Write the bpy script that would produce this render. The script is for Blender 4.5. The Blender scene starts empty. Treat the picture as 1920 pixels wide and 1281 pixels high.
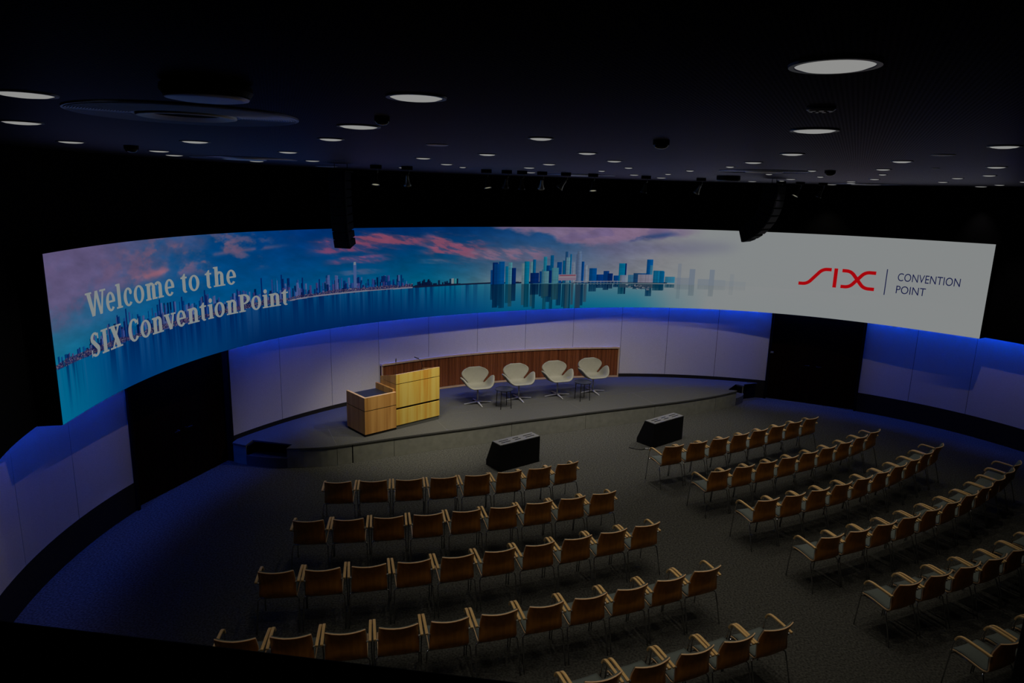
import bpy, bmesh, math, random
import numpy as np
from mathutils import Vector, Matrix

random.seed(7)
rng = np.random.default_rng(11)
scene = bpy.context.scene
COL = scene.collection
pi = math.pi

# ------------------------------------------------------------------ camera, world, exposure
CAM_H, CAM_P, CAM_R, CAM_F = 5.2683, 0.21584, 0.02653, 1283.4
cd = bpy.data.cameras.new('camera')
cam = bpy.data.objects.new('camera', cd)
COL.objects.link(cam)
fwd = Vector((0, math.cos(CAM_P), -math.sin(CAM_P)))
rt0 = Vector((1, 0, 0))
up0 = rt0.cross(fwd)
rt = math.cos(CAM_R) * rt0 + math.sin(CAM_R) * up0
up = -math.sin(CAM_R) * rt0 + math.cos(CAM_R) * up0
cam.matrix_world = Matrix(((rt.x, up.x, -fwd.x, 0), (rt.y, up.y, -fwd.y, 0), (rt.z, up.z, -fwd.z, CAM_H), (0, 0, 0, 1)))
cd.sensor_fit = 'HORIZONTAL'
cd.sensor_width = 36
cd.lens = 36 * CAM_F / 1920
cd.clip_start = 0.05
cd.clip_end = 200
scene.camera = cam

w = bpy.data.worlds.new('world')
scene.world = w
w.use_nodes = True
w.node_tree.nodes['Background'].inputs[0].default_value = (0.0, 0.0, 0.0, 1)
w.node_tree.nodes['Background'].inputs[1].default_value = 0.0

vs = scene.view_settings
vs.view_transform = 'Standard'
vs.look = 'None'
vs.exposure = 0.0
vs.gamma = 1.0
vs.use_curve_mapping = False

# ------------------------------------------------------------------ light levels
E_DOWN = 27.0        # each ceiling downlight over the seats
E_WASH = 60.0       # downlights turned to the side walls
E_SPOT = 178.0      # each track spotlight on the stage
BLUE_STRIP = 75.0    # emission of the blue light strip in the wall cove
FLAT_SPOT = True

# ------------------------------------------------------------------ room outline (metres)
CX, CY = 3.0479, 9.8956
WALLC = [0.0376, -0.2831, -0.0337, 1.1665, -0.0467, 8.0684]
SCRC = [0.24992, -0.19947, -1.02935, 0.60667, 1.6758, -0.46728, 7.4306]
CEIL = 5.63
STAGE = 0.403
PAN_Z = 0.49
ZB, ZT = 2.396, 4.438
A0, A1 = math.radians(25), math.radians(199)

def rw(t):
    if A0 <= t <= A1:
        return float(np.polyval(WALLC, t - 1.9))
    r0 = float(np.polyval(WALLC, A0 - 1.9)); r1 = float(np.polyval(WALLC, A1 - 1.9))
    if t < A0: t += 2 * pi
    k = (t - A1) / (A0 + 2 * pi - A1)
    return r1 + (r0 - r1) * k

def wp(t, off=0.0):
    r = rw(t) - off
    return (CX + r * math.cos(t), CY + r * math.sin(t))

T0, T1 = math.radians(194.3), math.radians(33.62)
_ths = np.linspace(T0, T1, 4001)
_r = np.polyval(SCRC, _ths - 1.9)
_X = CX + _r * np.cos(_ths); _Y = CY + _r * np.sin(_ths)
_S = np.r_[0, np.cumsum(np.hypot(np.diff(_X), np.diff(_Y)))]
SLEN = float(_S[-1])

def sp(s, off=0.0):
    """point on the screen curve at arc length s, moved off metres towards the audience"""
    t = float(np.interp(s, _S, _ths))
    r = float(np.polyval(SCRC, t - 1.9)) - off
    return (CX + r * math.cos(t), CY + r * math.sin(t))

def rs(t):
    return float(np.polyval(SCRC, t - 1.9))

def case_depth(t):
    return min(0.27, rw(t) - rs(t) - 0.29)

def fp(t, off=0.0):
    """front of the black upper wall, just behind the screen casing"""
    if T1 <= t <= T0: r = rs(t) + case_depth(t) + 0.006
    else: r = rw(t) - 0.425
    r -= off
    return (CX + r * math.cos(t), CY + r * math.sin(t))

# ------------------------------------------------------------------ materials
MATS = {}
def mat(name, col, rough=0.7, metal=0.0, noise=0.0, nscale=40.0, spec=0.3, bump=0.0, bscale=200.0, emit=None, estr=1.0):
    m = bpy.data.materials.new(name)
    m.use_nodes = True
    nt = m.node_tree
    b = nt.nodes['Principled BSDF']
    b.inputs['Roughness'].default_value = rough
    b.inputs['Metallic'].default_value = metal
    b.inputs['Specular IOR Level'].default_value = spec
    b.inputs['Base Color'].default_value = (*col, 1)
    if noise or bump:
        tc = nt.nodes.new('ShaderNodeTexCoord')
    if noise:
        n = nt.nodes.new('ShaderNodeTexNoise')
        n.inputs['Scale'].default_value = nscale
        n.inputs['Detail'].default_value = 4
        nt.links.new(tc.outputs['Object'], n.inputs['Vector'])
        r = nt.nodes.new('ShaderNodeMapRange')
        r.inputs['From Min'].default_value = 0.3
        r.inputs['From Max'].default_value = 0.7
        r.inputs['To Min'].default_value = 1 - noise
        r.inputs['To Max'].default_value = 1 + noise
        nt.links.new(n.outputs['Fac'], r.inputs['Value'])
        mx = nt.nodes.new('ShaderNodeVectorMath')
        mx.operation = 'SCALE'
        mx.inputs[0].default_value = col
        nt.links.new(r.outputs['Result'], mx.inputs['Scale'])
        nt.links.new(mx.outputs['Vector'], b.inputs['Base Color'])
    if bump:
        n2 = nt.nodes.new('ShaderNodeTexNoise')
        n2.inputs['Scale'].default_value = bscale
        nt.links.new(tc.outputs['Object'], n2.inputs['Vector'])
        bp = nt.nodes.new('ShaderNodeBump')
        bp.inputs['Strength'].default_value = bump
        bp.inputs['Distance'].default_value = 0.005
        nt.links.new(n2.outputs['Fac'], bp.inputs['Height'])
        nt.links.new(bp.outputs['Normal'], b.inputs['Normal'])
    if emit is not None:
        b.inputs['Emission Color'].default_value = (*emit, 1)
        b.inputs['Emission Strength'].default_value = estr
    MATS[name] = m
    return m

def wood(name, c1, c2, sx=14.0, sz=0.6, rough=0.45, dist=3.0, c3=None, axis='x'):
    """wood with the grain running along local Z (veneer figure varies across)"""
    m = bpy.data.materials.new(name)
    m.use_nodes = True
    nt = m.node_tree
    b = nt.nodes['Principled BSDF']
    b.inputs['Roughness'].default_value = rough
    b.inputs['Specular IOR Level'].default_value = 0.3
    tc = nt.nodes.new('ShaderNodeTexCoord')
    mp = nt.nodes.new('ShaderNodeMapping')
    mp.inputs['Scale'].default_value = (sx, sx, sz)
    if axis == 'y':
        mp.inputs['Scale'].default_value = (sx, sz, sx)
    nt.links.new(tc.outputs['Object'], mp.inputs['Vector'])
    n = nt.nodes.new('ShaderNodeTexNoise')
    n.inputs['Scale'].default_value = 1.0
    n.inputs['Detail'].default_value = 5
    n.inputs['Distortion'].default_value = 0.4
    nt.links.new(mp.outputs['Vector'], n.inputs['Vector'])
    r = nt.nodes.new('ShaderNodeValToRGB')
    r.color_ramp.elements[0].position = 0.35
    r.color_ramp.elements[0].color = (*c1, 1)
    r.color_ramp.elements[1].position = 0.62
    r.color_ramp.elements[1].color = (*c2, 1)
    if c3:
        e = r.color_ramp.elements.new(0.48); e.color = (*c3, 1)
    nt.links.new(n.outputs['Fac'], r.inputs['Fac'])
    nt.links.new(r.outputs['Color'], b.inputs['Base Color'])
    MATS[name] = m
    return m

def emission(name, col, strength=1.0):
    m = bpy.data.materials.new(name)
    m.use_nodes = True
    nt = m.node_tree
    nt.nodes.clear()
    o = nt.nodes.new('ShaderNodeOutputMaterial')
    e = nt.nodes.new('ShaderNodeEmission')
    e.inputs[0].default_value = (*col, 1)
    e.inputs[1].default_value = strength
    nt.links.new(e.outputs[0], o.inputs[0])
    MATS[name] = m
    return m

def s2l(r, g, b):
    f = lambda c: (c / 255 / 12.92) if c / 255 <= 0.04045 else ((c / 255 + 0.055) / 1.055) ** 2.4
    return (f(r), f(g), f(b))

M_CARPET = mat('carpet', (0.063, 0.063, 0.056), 1.0, noise=0.55, nscale=38, spec=0.0, bump=0.4, bscale=260)
M_DECK = mat('stage_carpet', (0.078, 0.078, 0.073), 0.95, noise=0.22, nscale=70, spec=0.05)
M_FASCIA = mat('stage_front', (0.20, 0.20, 0.165), 0.7, noise=0.12, nscale=8, spec=0.15)
M_EDGE = mat('stage_edge', (0.07, 0.07, 0.06), 0.6)
M_FABRIC = mat('wall_fabric', (0.62, 0.575, 0.57), 0.95, noise=0.10, nscale=90, spec=0.05, bump=0.2, bscale=300)
M_BLACK = mat('matt_black', (0.0035, 0.0035, 0.004), 0.85, spec=0.05)
M_BASE = mat('dark_base', (0.020, 0.018, 0.015), 0.8, spec=0.1)
M_BLACKP = mat('black_cabinet', (0.007, 0.007, 0.007), 0.6, spec=0.15)
M_TOPGREY = mat('grey_top', (0.17, 0.17, 0.17), 0.6)
M_DOOR = wood('dark_door_wood', (0.005, 0.0015, 0.0005), (0.010, 0.003, 0.001), 10, 0.5, 0.9)
M_DOOR.node_tree.nodes['Principled BSDF'].inputs['Specular IOR Level'].default_value = 0.03
M_LECT = wood('pale_veneer', (0.50, 0.25, 0.033), (0.58, 0.43, 0.10), 9, 0.35, 0.42, c3=(0.54, 0.36, 0.065))
M_DESK = wood('amber_veneer', (0.36, 0.165, 0.04), (0.54, 0.29, 0.085), 9, 0.35, 0.42)
M_TRIM = wood('pale_trim', (0.58, 0.38, 0.22), (0.66, 0.45, 0.27), 9, 1.0, 0.4)
M_RIB = wood('red_brown_slats', (0.15, 0.042, 0.013), (0.34, 0.105, 0.036), 16, 0.15, 0.45)
M_CHBACK = wood('chair_ply', (0.50, 0.185, 0.032), (0.66, 0.26, 0.046), 22, 1.2, 0.35)
M_CHEDGE = mat('ply_edge', (0.80, 0.54, 0.30), 0.5)
M_ARM = wood('arm_wood', (0.74, 0.46, 0.17), (0.86, 0.57, 0.24), 40, 3, 0.4, axis='y')
M_PAD = mat('grey_upholstery', (0.14, 0.162, 0.15), 0.95, noise=0.1, nscale=150, spec=0.05)
M_CHROME = mat('chrome', (0.50, 0.50, 0.52), 0.20, 1.0)
M_STEEL = mat('brushed_steel', (0.42, 0.42, 0.42), 0.3, 1.0)
M_SATIN = mat('satin_metal', (0.5, 0.5, 0.5), 0.35, 0.4)
M_WHITE = mat('cream_leather', (0.31, 0.30, 0.235), 0.7, noise=0.03, nscale=20)
M_TABLE = mat('dark_tabletop', (0.02, 0.024, 0.04), 0.3)
M_LEG = mat('black_leg', (0.004, 0.004, 0.004), 0.6)
M_CEIL = None
M_RIM = mat('fixture_rim', (0.22, 0.22, 0.33), 0.35, 0.0, spec=0.6)
M_DIFF = mat('diffuser_metal', (0.52, 0.54, 0.72), 0.45, 1.0)
M_DIFF2 = mat('diffuser_inner', (0.95, 0.96, 1.0), 0.55, 1.0)
M_LAMP = emission('lamp_disc', s2l(140, 140, 138), 1.0)
M_LAMPW = emission('spot_glass', s2l(132, 130, 112), 1.0)
M_BLUE = emission('blue_strip', (0.0, 0.075, 1.0), BLUE_STRIP)
M_TXT = emission('screen_lettering', s2l(126, 132, 132), 1.0)
M_RED = emission('screen_red', s2l(158, 6, 12), 1.0)
M_NAVY = emission('screen_navy', s2l(18, 24, 66), 1.0)
M_ORANGE = emission('amber_lamp', s2l(110, 72, 20), 1.0)
M_SPOT = mat('spot_housing', (0.10, 0.10, 0.095), 0.4, 0.6)
M_SPOTS = mat('silver_spot_housing', (0.55, 0.55, 0.5), 0.3, 0.7)
M_HANDLE = mat('dull_metal', (0.012, 0.012, 0.012), 0.6, 0.0)
M_SMALLW = mat('pale_plastic', (0.3, 0.3, 0.28), 0.5)

# perforated metal ceiling
m = bpy.data.materials.new('perforated_ceiling'); m.use_nodes = True
nt = m.node_tree; b = nt.nodes['Principled BSDF']
b.inputs['Roughness'].default_value = 0.30
tc = nt.nodes.new('ShaderNodeTexCoord')
mp = nt.nodes.new('ShaderNodeMapping'); mp.inputs['Rotation'].default_value = (0, 0, math.radians(26)); mp.inputs['Scale'].default_value = (60, 60, 60)
nt.links.new(tc.outputs['Object'], mp.inputs['Vector'])
sep = nt.nodes.new('ShaderNodeSeparateXYZ'); nt.links.new(mp.outputs['Vector'], sep.inputs[0])
outs = []
for ax in ('X', 'Y'):
    fr = nt.nodes.new('ShaderNodeMath'); fr.operation = 'FRACT'; nt.links.new(sep.outputs[ax], fr.inputs[0])
    sb = nt.nodes.new('ShaderNodeMath'); sb.operation = 'SUBTRACT'; nt.links.new(fr.outputs[0], sb.inputs[0]); sb.inputs[1].default_value = 0.5
    pw = nt.nodes.new('ShaderNodeMath'); pw.operation = 'MULTIPLY'; nt.links.new(sb.outputs[0], pw.inputs[0]); nt.links.new(sb.outputs[0], pw.inputs[1])
    outs.append(pw)
ad = nt.nodes.new('ShaderNodeMath'); ad.operation = 'ADD'; nt.links.new(outs[0].outputs[0], ad.inputs[0]); nt.links.new(outs[1].outputs[0], ad.inputs[1])
gt = nt.nodes.new('ShaderNodeMath'); gt.operation = 'GREATER_THAN'; nt.links.new(ad.outputs[0], gt.inputs[0]); gt.inputs[1].default_value = 0.09
# matt black paint that only picks up a sheen at very flat viewing angles
out = nt.nodes['Material Output']; nt.nodes.remove(b)
df = nt.nodes.new('ShaderNodeBsdfDiffuse'); df.inputs[0].default_value = (0.003, 0.003, 0.004, 1)
gl = nt.nodes.new('ShaderNodeBsdfGlossy'); gl.inputs['Color'].default_value = (0.82, 0.78, 1.0, 1); gl.inputs['Roughness'].default_value = 0.40
lw = nt.nodes.new('ShaderNodeLayerWeight'); lw.inputs['Blend'].default_value = 0.5
pw_ = nt.nodes.new('ShaderNodeMath'); pw_.operation = 'POWER'; nt.links.new(lw.outputs['Facing'], pw_.inputs[0]); pw_.inputs[1].default_value = 19.0
k1 = nt.nodes.new('ShaderNodeMath'); k1.operation = 'MULTIPLY'; nt.links.new(pw_.outputs[0], k1.inputs[0]); k1.inputs[1].default_value = 0.66
k2 = nt.nodes.new('ShaderNodeMath'); k2.operation = 'MULTIPLY_ADD'; nt.links.new(gt.outputs[0], k2.inputs[0]); k2.inputs[1].default_value = 0.6; k2.inputs[2].default_value = 0.4
k3 = nt.nodes.new('ShaderNodeMath'); k3.operation = 'MULTIPLY'; nt.links.new(k1.outputs[0], k3.inputs[0]); nt.links.new(k2.outputs[0], k3.inputs[1])
ms = nt.nodes.new('ShaderNodeMixShader'); nt.links.new(k3.outputs[0], ms.inputs[0]); nt.links.new(df.outputs[0], ms.inputs[1]); nt.links.new(gl.outputs[0], ms.inputs[2])
nt.links.new(ms.outputs[0], out.inputs[0])
M_CEIL = m

# ------------------------------------------------------------------ builders
def link(o, parent=None):
    COL.objects.link(o)
    if parent is not None:
        o.parent = parent
    return o

def mk(name, bm, mats, parent=None, smooth=False, bevel=0.0, loc=None):
    me = bpy.data.meshes.new(name)
    bmesh.ops.recalc_face_normals(bm, faces=bm.faces)
    bm.to_mesh(me); bm.free()
    if not isinstance(mats, (list, tuple)): mats = [mats]
    for q in mats: me.materials.append(q)
    if smooth:
        for f in me.polygons: f.use_smooth = True
    o = bpy.data.objects.new(name, me)
    if loc: o.location = loc
    link(o, parent)
    if bevel:
        md = o.modifiers.new('bevel', 'BEVEL'); md.width = bevel; md.segments = 2; md.limit_method = 'ANGLE'
    return o

def tag(o, label=None, cat=None, group=None, kind=None):
    if label: o['label'] = label
    if cat: o['category'] = cat
    if group: o['group'] = group
    if kind: o['kind'] = kind
    return o

def thing(name, label, cat, loc=(0, 0, 0), rz=0.0, group=None):
    o = bpy.data.objects.new(name, None)
    o.empty_display_size = 0.1
    o.location = loc; o.rotation_euler = (0, 0, rz)
    link(o)
    return tag(o, label, cat, group)

def box(bm, x0, x1, y0, y1, z0, z1, mi=0, M=None):
    P = [(x0, y0, z0), (x1, y0, z0), (x1, y1, z0), (x0, y1, z0), (x0, y0, z1), (x1, y0, z1), (x1, y1, z1), (x0, y1, z1)]
    v = [bm.verts.new(M @ Vector(q) if M else q) for q in P]
    for f in ((0, 3, 2, 1), (4, 5, 6, 7), (0, 1, 5, 4), (1, 2, 6, 5), (2, 3, 7, 6), (3, 0, 4, 7)):
        fc = bm.faces.new([v[i] for i in f]); fc.material_index = mi
    return v

def prism(bm, poly, z0, z1, mi=0, M=None):
    """vertical prism over an XY polygon"""
    a = [bm.verts.new(M @ Vector((x, y, z0)) if M else (x, y, z0)) for x, y in poly]
    c = [bm.verts.new(M @ Vector((x, y, z1)) if M else (x, y, z1)) for x, y in poly]
    n = len(poly)
    bm.faces.new(a[::-1]).material_index = mi
    bm.faces.new(c).material_index = mi
    for i in range(n):
        bm.faces.new((a[i], a[(i + 1) % n], c[(i + 1) % n], c[i])).material_index = mi

def tube(bm, pts, r, seg=8, cap=True, mi=0):
    pts = [Vector(q) for q in pts]
    rings = []
    n = len(pts)
    ref = None
    for i, q in enumerate(pts):
        d = (pts[min(i + 1, n - 1)] - pts[max(i - 1, 0)]).normalized()
        if ref is None:
            ref = Vector((0, 0, 1)) if abs(d.z) < 0.9 else Vector((1, 0, 0))
        x = ref - d * ref.dot(d)
        x.normalize(); ref = x
        y = d.cross(x)
        rr = r[i] if isinstance(r, (list, tuple)) else r
        rings.append([bm.verts.new(q + x * math.cos(2 * pi * k / seg) * rr + y * math.sin(2 * pi * k / seg) * rr) for k in range(seg)])
    for a, c in zip(rings, rings[1:]):
        for k in range(seg):
            bm.faces.new((a[k], a[(k + 1) % seg], c[(k + 1) % seg], c[k])).material_index = mi
    if cap:
        bm.faces.new(rings[0][::-1]).material_index = mi
        bm.faces.new(rings[-1]).material_index = mi

def lathe(bm, prof, seg=32, c=(0, 0, 0), mi=0, close=True):
    """prof list of (r,z)"""
    rings = []
    for r, z in prof:
        if r < 1e-6:
            rings.append([bm.verts.new((c[0], c[1], c[2] + z))])
        else:
            rings.append([bm.verts.new((c[0] + r * math.cos(2 * pi * k / seg), c[1] + r * math.sin(2 * pi * k / seg), c[2] + z)) for k in range(seg)])
    for a, d in zip(rings, rings[1:]):
        for k in range(seg):
            k2 = (k + 1) % seg
            if len(a) == 1 and len(d) == 1: continue
            if len(a) == 1: f = bm.faces.new((a[0], d[k2], d[k]))
            elif len(d) == 1: f = bm.faces.new((a[k], a[k2], d[0]))
            else: f = bm.faces.new((a[k], a[k2], d[k2], d[k]))
            f.material_index = mi

def curved_wall(bm, ta, tb, off0, off1, z0, z1, n=None, mi=0, fn=None):
    """solid between radial offsets off0 (nearer the wall) and off1 (nearer the room) from angle ta to tb"""
    fn = fn or wp
    if n is None: n = max(2, int(abs(tb - ta) / 0.025))
    R = []
    for i in range(n + 1):
        t = ta + (tb - ta) * i / n
        a = fn(t, off0); c = fn(t, off1)
        R.append([bm.verts.new((a[0], a[1], z0)), bm.verts.new((c[0], c[1], z0)), bm.verts.new((c[0], c[1], z1)), bm.verts.new((a[0], a[1], z1))])
    for p, q in zip(R, R[1:]):
        for k in range(4):
            f = bm.faces.new((p[k], q[k], q[(k + 1) % 4], p[(k + 1) % 4])); f.material_index = mi
    bm.faces.new(R[0]).material_index = mi
    bm.faces.new(R[-1][::-1]).material_index = mi

D = math.radians

# ------------------------------------------------------------------ structure: floor, ceiling, walls, doors
bm = bmesh.new()
poly = [wp(2 * pi * i / 160 if 2 * pi * i / 160 >= A0 else 2 * pi * i / 160, -0.3) for i in range(160)]
prism(bm, poly, -0.15, 0.0)
tag(mk('floor', bm, M_CARPET), 'dark grey carpeted floor of the hall', None, None, 'structure')

bm = bmesh.new()
poly = [(CX + 11.2 * math.cos(2 * pi * i / 120), CY + 11.2 * math.sin(2 * pi * i / 120)) for i in range(120)]
prism(bm, poly, CEIL, CEIL + 0.12)
tag(mk('ceiling', bm, M_CEIL), 'dark perforated metal ceiling', None, None, 'structure')

DL = (D(162.56), D(177.25))     # left door opening
DR = (D(50.05), D(64.34))       # right door opening
def arcpos(ta, tb, n):
    ts = np.linspace(ta, tb, 400)
    P = np.array([wp(t) for t in ts]); s = np.r_[0, np.cumsum(np.hypot(*np.diff(P, axis=0).T))]
    return [float(np.interp(s[-1] * i / n, s, ts)) for i in range(n + 1)]
seamsB = [D(162.56), D(154.47), D(146.0)] + arcpos(D(137.6), D(90.75), 5) + [D(82.06), D(73.16), D(64.34)]
seamsL = [D(199), D(192.9), D(185.1), D(177.25)]
seamsR = [D(50.05), D(43.0), D(35.4), D(27.6), D(25.0)]

def panelled(name, seams, label, g=0.0045):
    bm = bmesh.new()
    a, b2 = seams[0], seams[-1]
    curved_wall(bm, a, b2, -0.25, -0.012, 0.0, CEIL, mi=1)        # dark backing wall
    for i in range(len(seams) - 1):
        t0, t1 = seams[i], seams[i + 1]
        e = g / rw(t0) * (1 if t1 > t0 else -1)
        curved_wall(bm, t0 + e, t1 - e, -0.01, 0.0, PAN_Z, 2.95, mi=0)
    return tag(mk(name, bm, [M_FABRIC, M_BLACK]), label, None, None, 'structure')
panelled('wall_left', seamsL, 'fabric panelled curved wall left of the left door')
panelled('wall_back', seamsB, 'fabric panelled curved wall behind the stage')
panelled('wall_right', seamsR, 'fabric panelled curved wall right of the right door')
for nm, (a, b2) in (('baseboard_left', (D(199), DL[1])), ('baseboard_back', (DL[0], DR[1])), ('baseboard_right', (DR[0], D(25)))):
    bm = bmesh.new()
    curved_wall(bm, a, b2, 0.0, -0.02 if False else 0.006, 0.0, PAN_Z - 0.002)
    tag(mk(nm, bm, M_BASE), 'tall dark skirting under the fabric panels', None, None, 'structure')

# rear of the hall below the gallery
bm = bmesh.new()
curved_wall(bm, A1, A0 + 2 * pi, -0.2, 0.0, 0.0, 3.55, n=60)
tag(mk('wall_rear', bm, M_BLACK), 'black rear wall under the gallery', None, None, 'structure')
# black upper wall (fascia) in front of the lower wall, above the blue cove
bm = bmesh.new()
curved_wall(bm, A1 + D(6), A0 - D(6), -0.08, 0.0, 2.40, CEIL - 0.002, n=180, fn=fp)
tag(mk('wall_upper', bm, M_BLACK), 'black upper wall around the video screen', None, None, 'structure')
bm = bmesh.new()
curved_wall(bm, A1, A0, -0.01, 0.19, 2.80, 2.84, n=100)
tag(mk('trim_cove', bm, M_BLACK), 'black top of the light cove', None, None, 'structure')

bm = bmesh.new()  # lid and lip added out of sight to cut off the blue light's spread
curved_wall(bm, A1, A0, 0.002, 0.115, 2.64, 2.68, n=100)
curved_wall(bm, A1, A0, 0.1155, 0.135, 2.45, 2.68, n=100)
tag(mk('trim_added_shield', bm, M_BLACK), 'black shield added unseen to limit the blue strip light', None, None, 'structure')

def door(name, t0, t1, label):
    root = thing(name, label, 'door'); root['kind'] = 'structure'
    a = Vector((*wp(t0, 0.0), 0)); b2 = Vector((*wp(t1, 0.0), 0))
    ex = (b2 - a); W = ex.length; ex.normalize()
    nrm = Vector((CX - a.x, CY - a.y, 0)); nrm -= ex * nrm.dot(ex); nrm.normalize()
    M = Matrix.Identity(4)
    for i in range(3):
        M[i][0] = ex[i]; M[i][1] = nrm[i]; M[i][2] = (0, 0, 1)[i]; M[i][3] = a[i]
    root.matrix_world = M
    H = 2.8
    bm = bmesh.new()
    box(bm, 0.0, 0.05, -0.16, 0.04, 0, H); box(bm, W - 0.05, W, -0.16, 0.04, 0, H); box(bm, 0.05, W - 0.05, -0.16, 0.02, H - 0.06, H)
    box(bm, 0.05, W - 0.05, -0.2, -0.14, 0, H - 0.06)
    mk('door_frame', bm, M_BLACK, root)
    for k in range(2):
        bm = bmesh.new()
        x0 = 0.055 if k == 0 else W / 2 + 0.004
        x1 = W / 2 - 0.004 if k == 0 else W - 0.055
        box(bm, x0, x1, -0.138, -0.08, 0.01, H - 0.07)
        leaf = mk('door_leaf', bm, M_DOOR, root)
        bm = bmesh.new()
        xh = W / 2 - 0.09 if k == 0 else W / 2 + 0.09
        tube(bm, [(xh, -0.08, 1.02), (xh, -0.03, 1.02), (xh + (0.11 if k else -0.11), -0.03, 1.02)], 0.009, 8)
        mk('door_handle', bm, M_HANDLE, leaf)
    bm = bmesh.new()
    xk = 0.13 if t0 < 1.5 else W - 0.13
    return root, W
d1, W1 = door('door_1', DL[1], DL[0], 'dark brown double door in the left of the curved wall')
d2, W2 = door('door_2', DR[1], DR[0], 'dark brown double door in the right of the curved wall')
for rt_, x in ((d1, 0.085), (d2, 0.085)):
    bm = bmesh.new(); box(bm, x - 0.035, x + 0.035, -0.078, -0.06, 1.25, 1.29)
    mk('door_plate', bm, M_SMALLW, rt_)

# blue light strip in the cove
bm = bmesh.new()
curved_wall(bm, A1 - D(0.5), A0 + D(0.5), 0.03, 0.075, 2.615, 2.635, n=120)
tag(mk('cove_light_strip', bm, M_BLUE), 'blue light strip hidden in the cove along the curved wall', 'light strip')

# gallery where the photograph is taken: slab, parapet, post
bm = bmesh.new()
box(bm, -3.2, 3.6, -2.6, 1.12, 3.45, 3.60)
tag(mk('floor_gallery', bm, M_BLACK), 'black gallery floor slab', None, None, 'structure')
bm = bmesh.new()
M = Matrix.Translation((-0.55, 1.286, 0)) @ Matrix.Rotation(-math.atan(0.1328), 4, 'Z')
box(bm, -2.6, 3.8, -0.12, 0.0, 3.602, 4.30, M=M)
tag(mk('trim_parapet', bm, M_BLACK, bevel=0.01), 'black gallery parapet', None, None, 'structure')
bm = bmesh.new()
box(bm, 1.52, 1.82, 1.5, 1.8, 3.45, CEIL - 0.002)
tag(mk('trim_post', bm, M_BLACK, bevel=0.01), 'black post at the gallery edge', None, None, 'structure')

# ------------------------------------------------------------------ stage
stage = thing('stage', 'low dark grey curved stage below the video screen, steps at both ends', 'stage')
# front edge as a smooth line from left to right
FE = [(-5.33, 12.42), (-5.03, 12.31), (-4.62, 12.235), (-4.22, 12.205), (-3.80, 12.26), (-3.31, 12.41), (-2.30, 12.93), (-1.28, 13.42), (-0.62, 13.73), (0.05, 14.08), (1.25, 14.63),
      (1.73, 14.86), (3.06, 15.45), (3.46, 15.63), (4.3, 16.02), (5.16, 16.50), (5.68, 16.86), (5.84, 17.0), (5.97, 17.12), (6.12, 17.32), (6.20, 17.60)]
FE = [Vector((x, y)) for x, y in FE]
def smoothline(P, n):
    out = []
    for i in range(len(P) - 1):
        p0 = P[max(i - 1, 0)]; p1 = P[i]; p2 = P[i + 1]; p3 = P[min(i + 2, len(P) - 1)]
        for k in range(n):
            t = k / n
            out.append(0.5 * ((2 * p1) + (p2 - p0) * t + (2 * p0 - 5 * p1 + 4 * p2 - p3) * t * t + (3 * p1 - p0 - 3 * p2 + p3) * t ** 3))
    out.append(P[-1])
    return out
FEs = smoothline(FE, 4)
def near(x, y):
    return min(range(len(FEs)), key=lambda i: (FEs[i].x - x) ** 2 + (FEs[i].y - y) ** 2)
iL0, iL1 = near(-5.03, 12.31), near(-4.22, 12.205)
iR0, iR1 = near(5.84, 17.0), near(6.17, 17.5)
# notch corners
NL = [Vector((-5.00, 12.60)), Vector((-4.18, 12.42))]
NR = [Vector((5.62, 17.06)), Vector((6.0, 17.62))]
wall_in = lambda t: Vector(wp(t, 0.010))
back = [wall_in(t) for t in np.linspace(D(65.6), D(161.9), 70)]
outline = [q for q in FEs[:iL0 + 1]] + [NL[0], NL[1]] + FEs[iL1:iR0 + 1] + [NR[0], NR[1]] + FEs[iR1:] + back
def slab(poly, z0, z1, name, m, parent):
    bm = bmesh.new()
    a = [bm.verts.new((q[0], q[1], z0)) for q in poly]; c = [bm.verts.new((q[0], q[1], z1)) for q in poly]
    n = len(poly)
    fb = bm.faces.new(a[::-1]); ft = bm.faces.new(c)
    for i in range(n): bm.faces.new((a[i], a[(i + 1) % n], c[(i + 1) % n], c[i]))
    bmesh.ops.triangulate(bm, faces=[fb, ft])
    return mk(name, bm, m, parent)
slab(outline, STAGE - 0.03, STAGE, 'deck', M_DECK, stage)
inner = outline
cen = Vector((0.4, 15.6))
shr = lambda q, d: q + (cen - q).normalized() * d
slab([shr(q, 0.05) for q in outline], 0.001, STAGE - 0.032, 'core', M_BLACK, stage)
for tr, (i0, i1), NN in ((0, (iL0, iL1), NL), (1, (iR0, iR1), NR)):
    slab(FEs[i0:i1 + 1] + [NN[1], NN[0]], 0.001, 0.2, 'step', M_DECK, stage)
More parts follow.
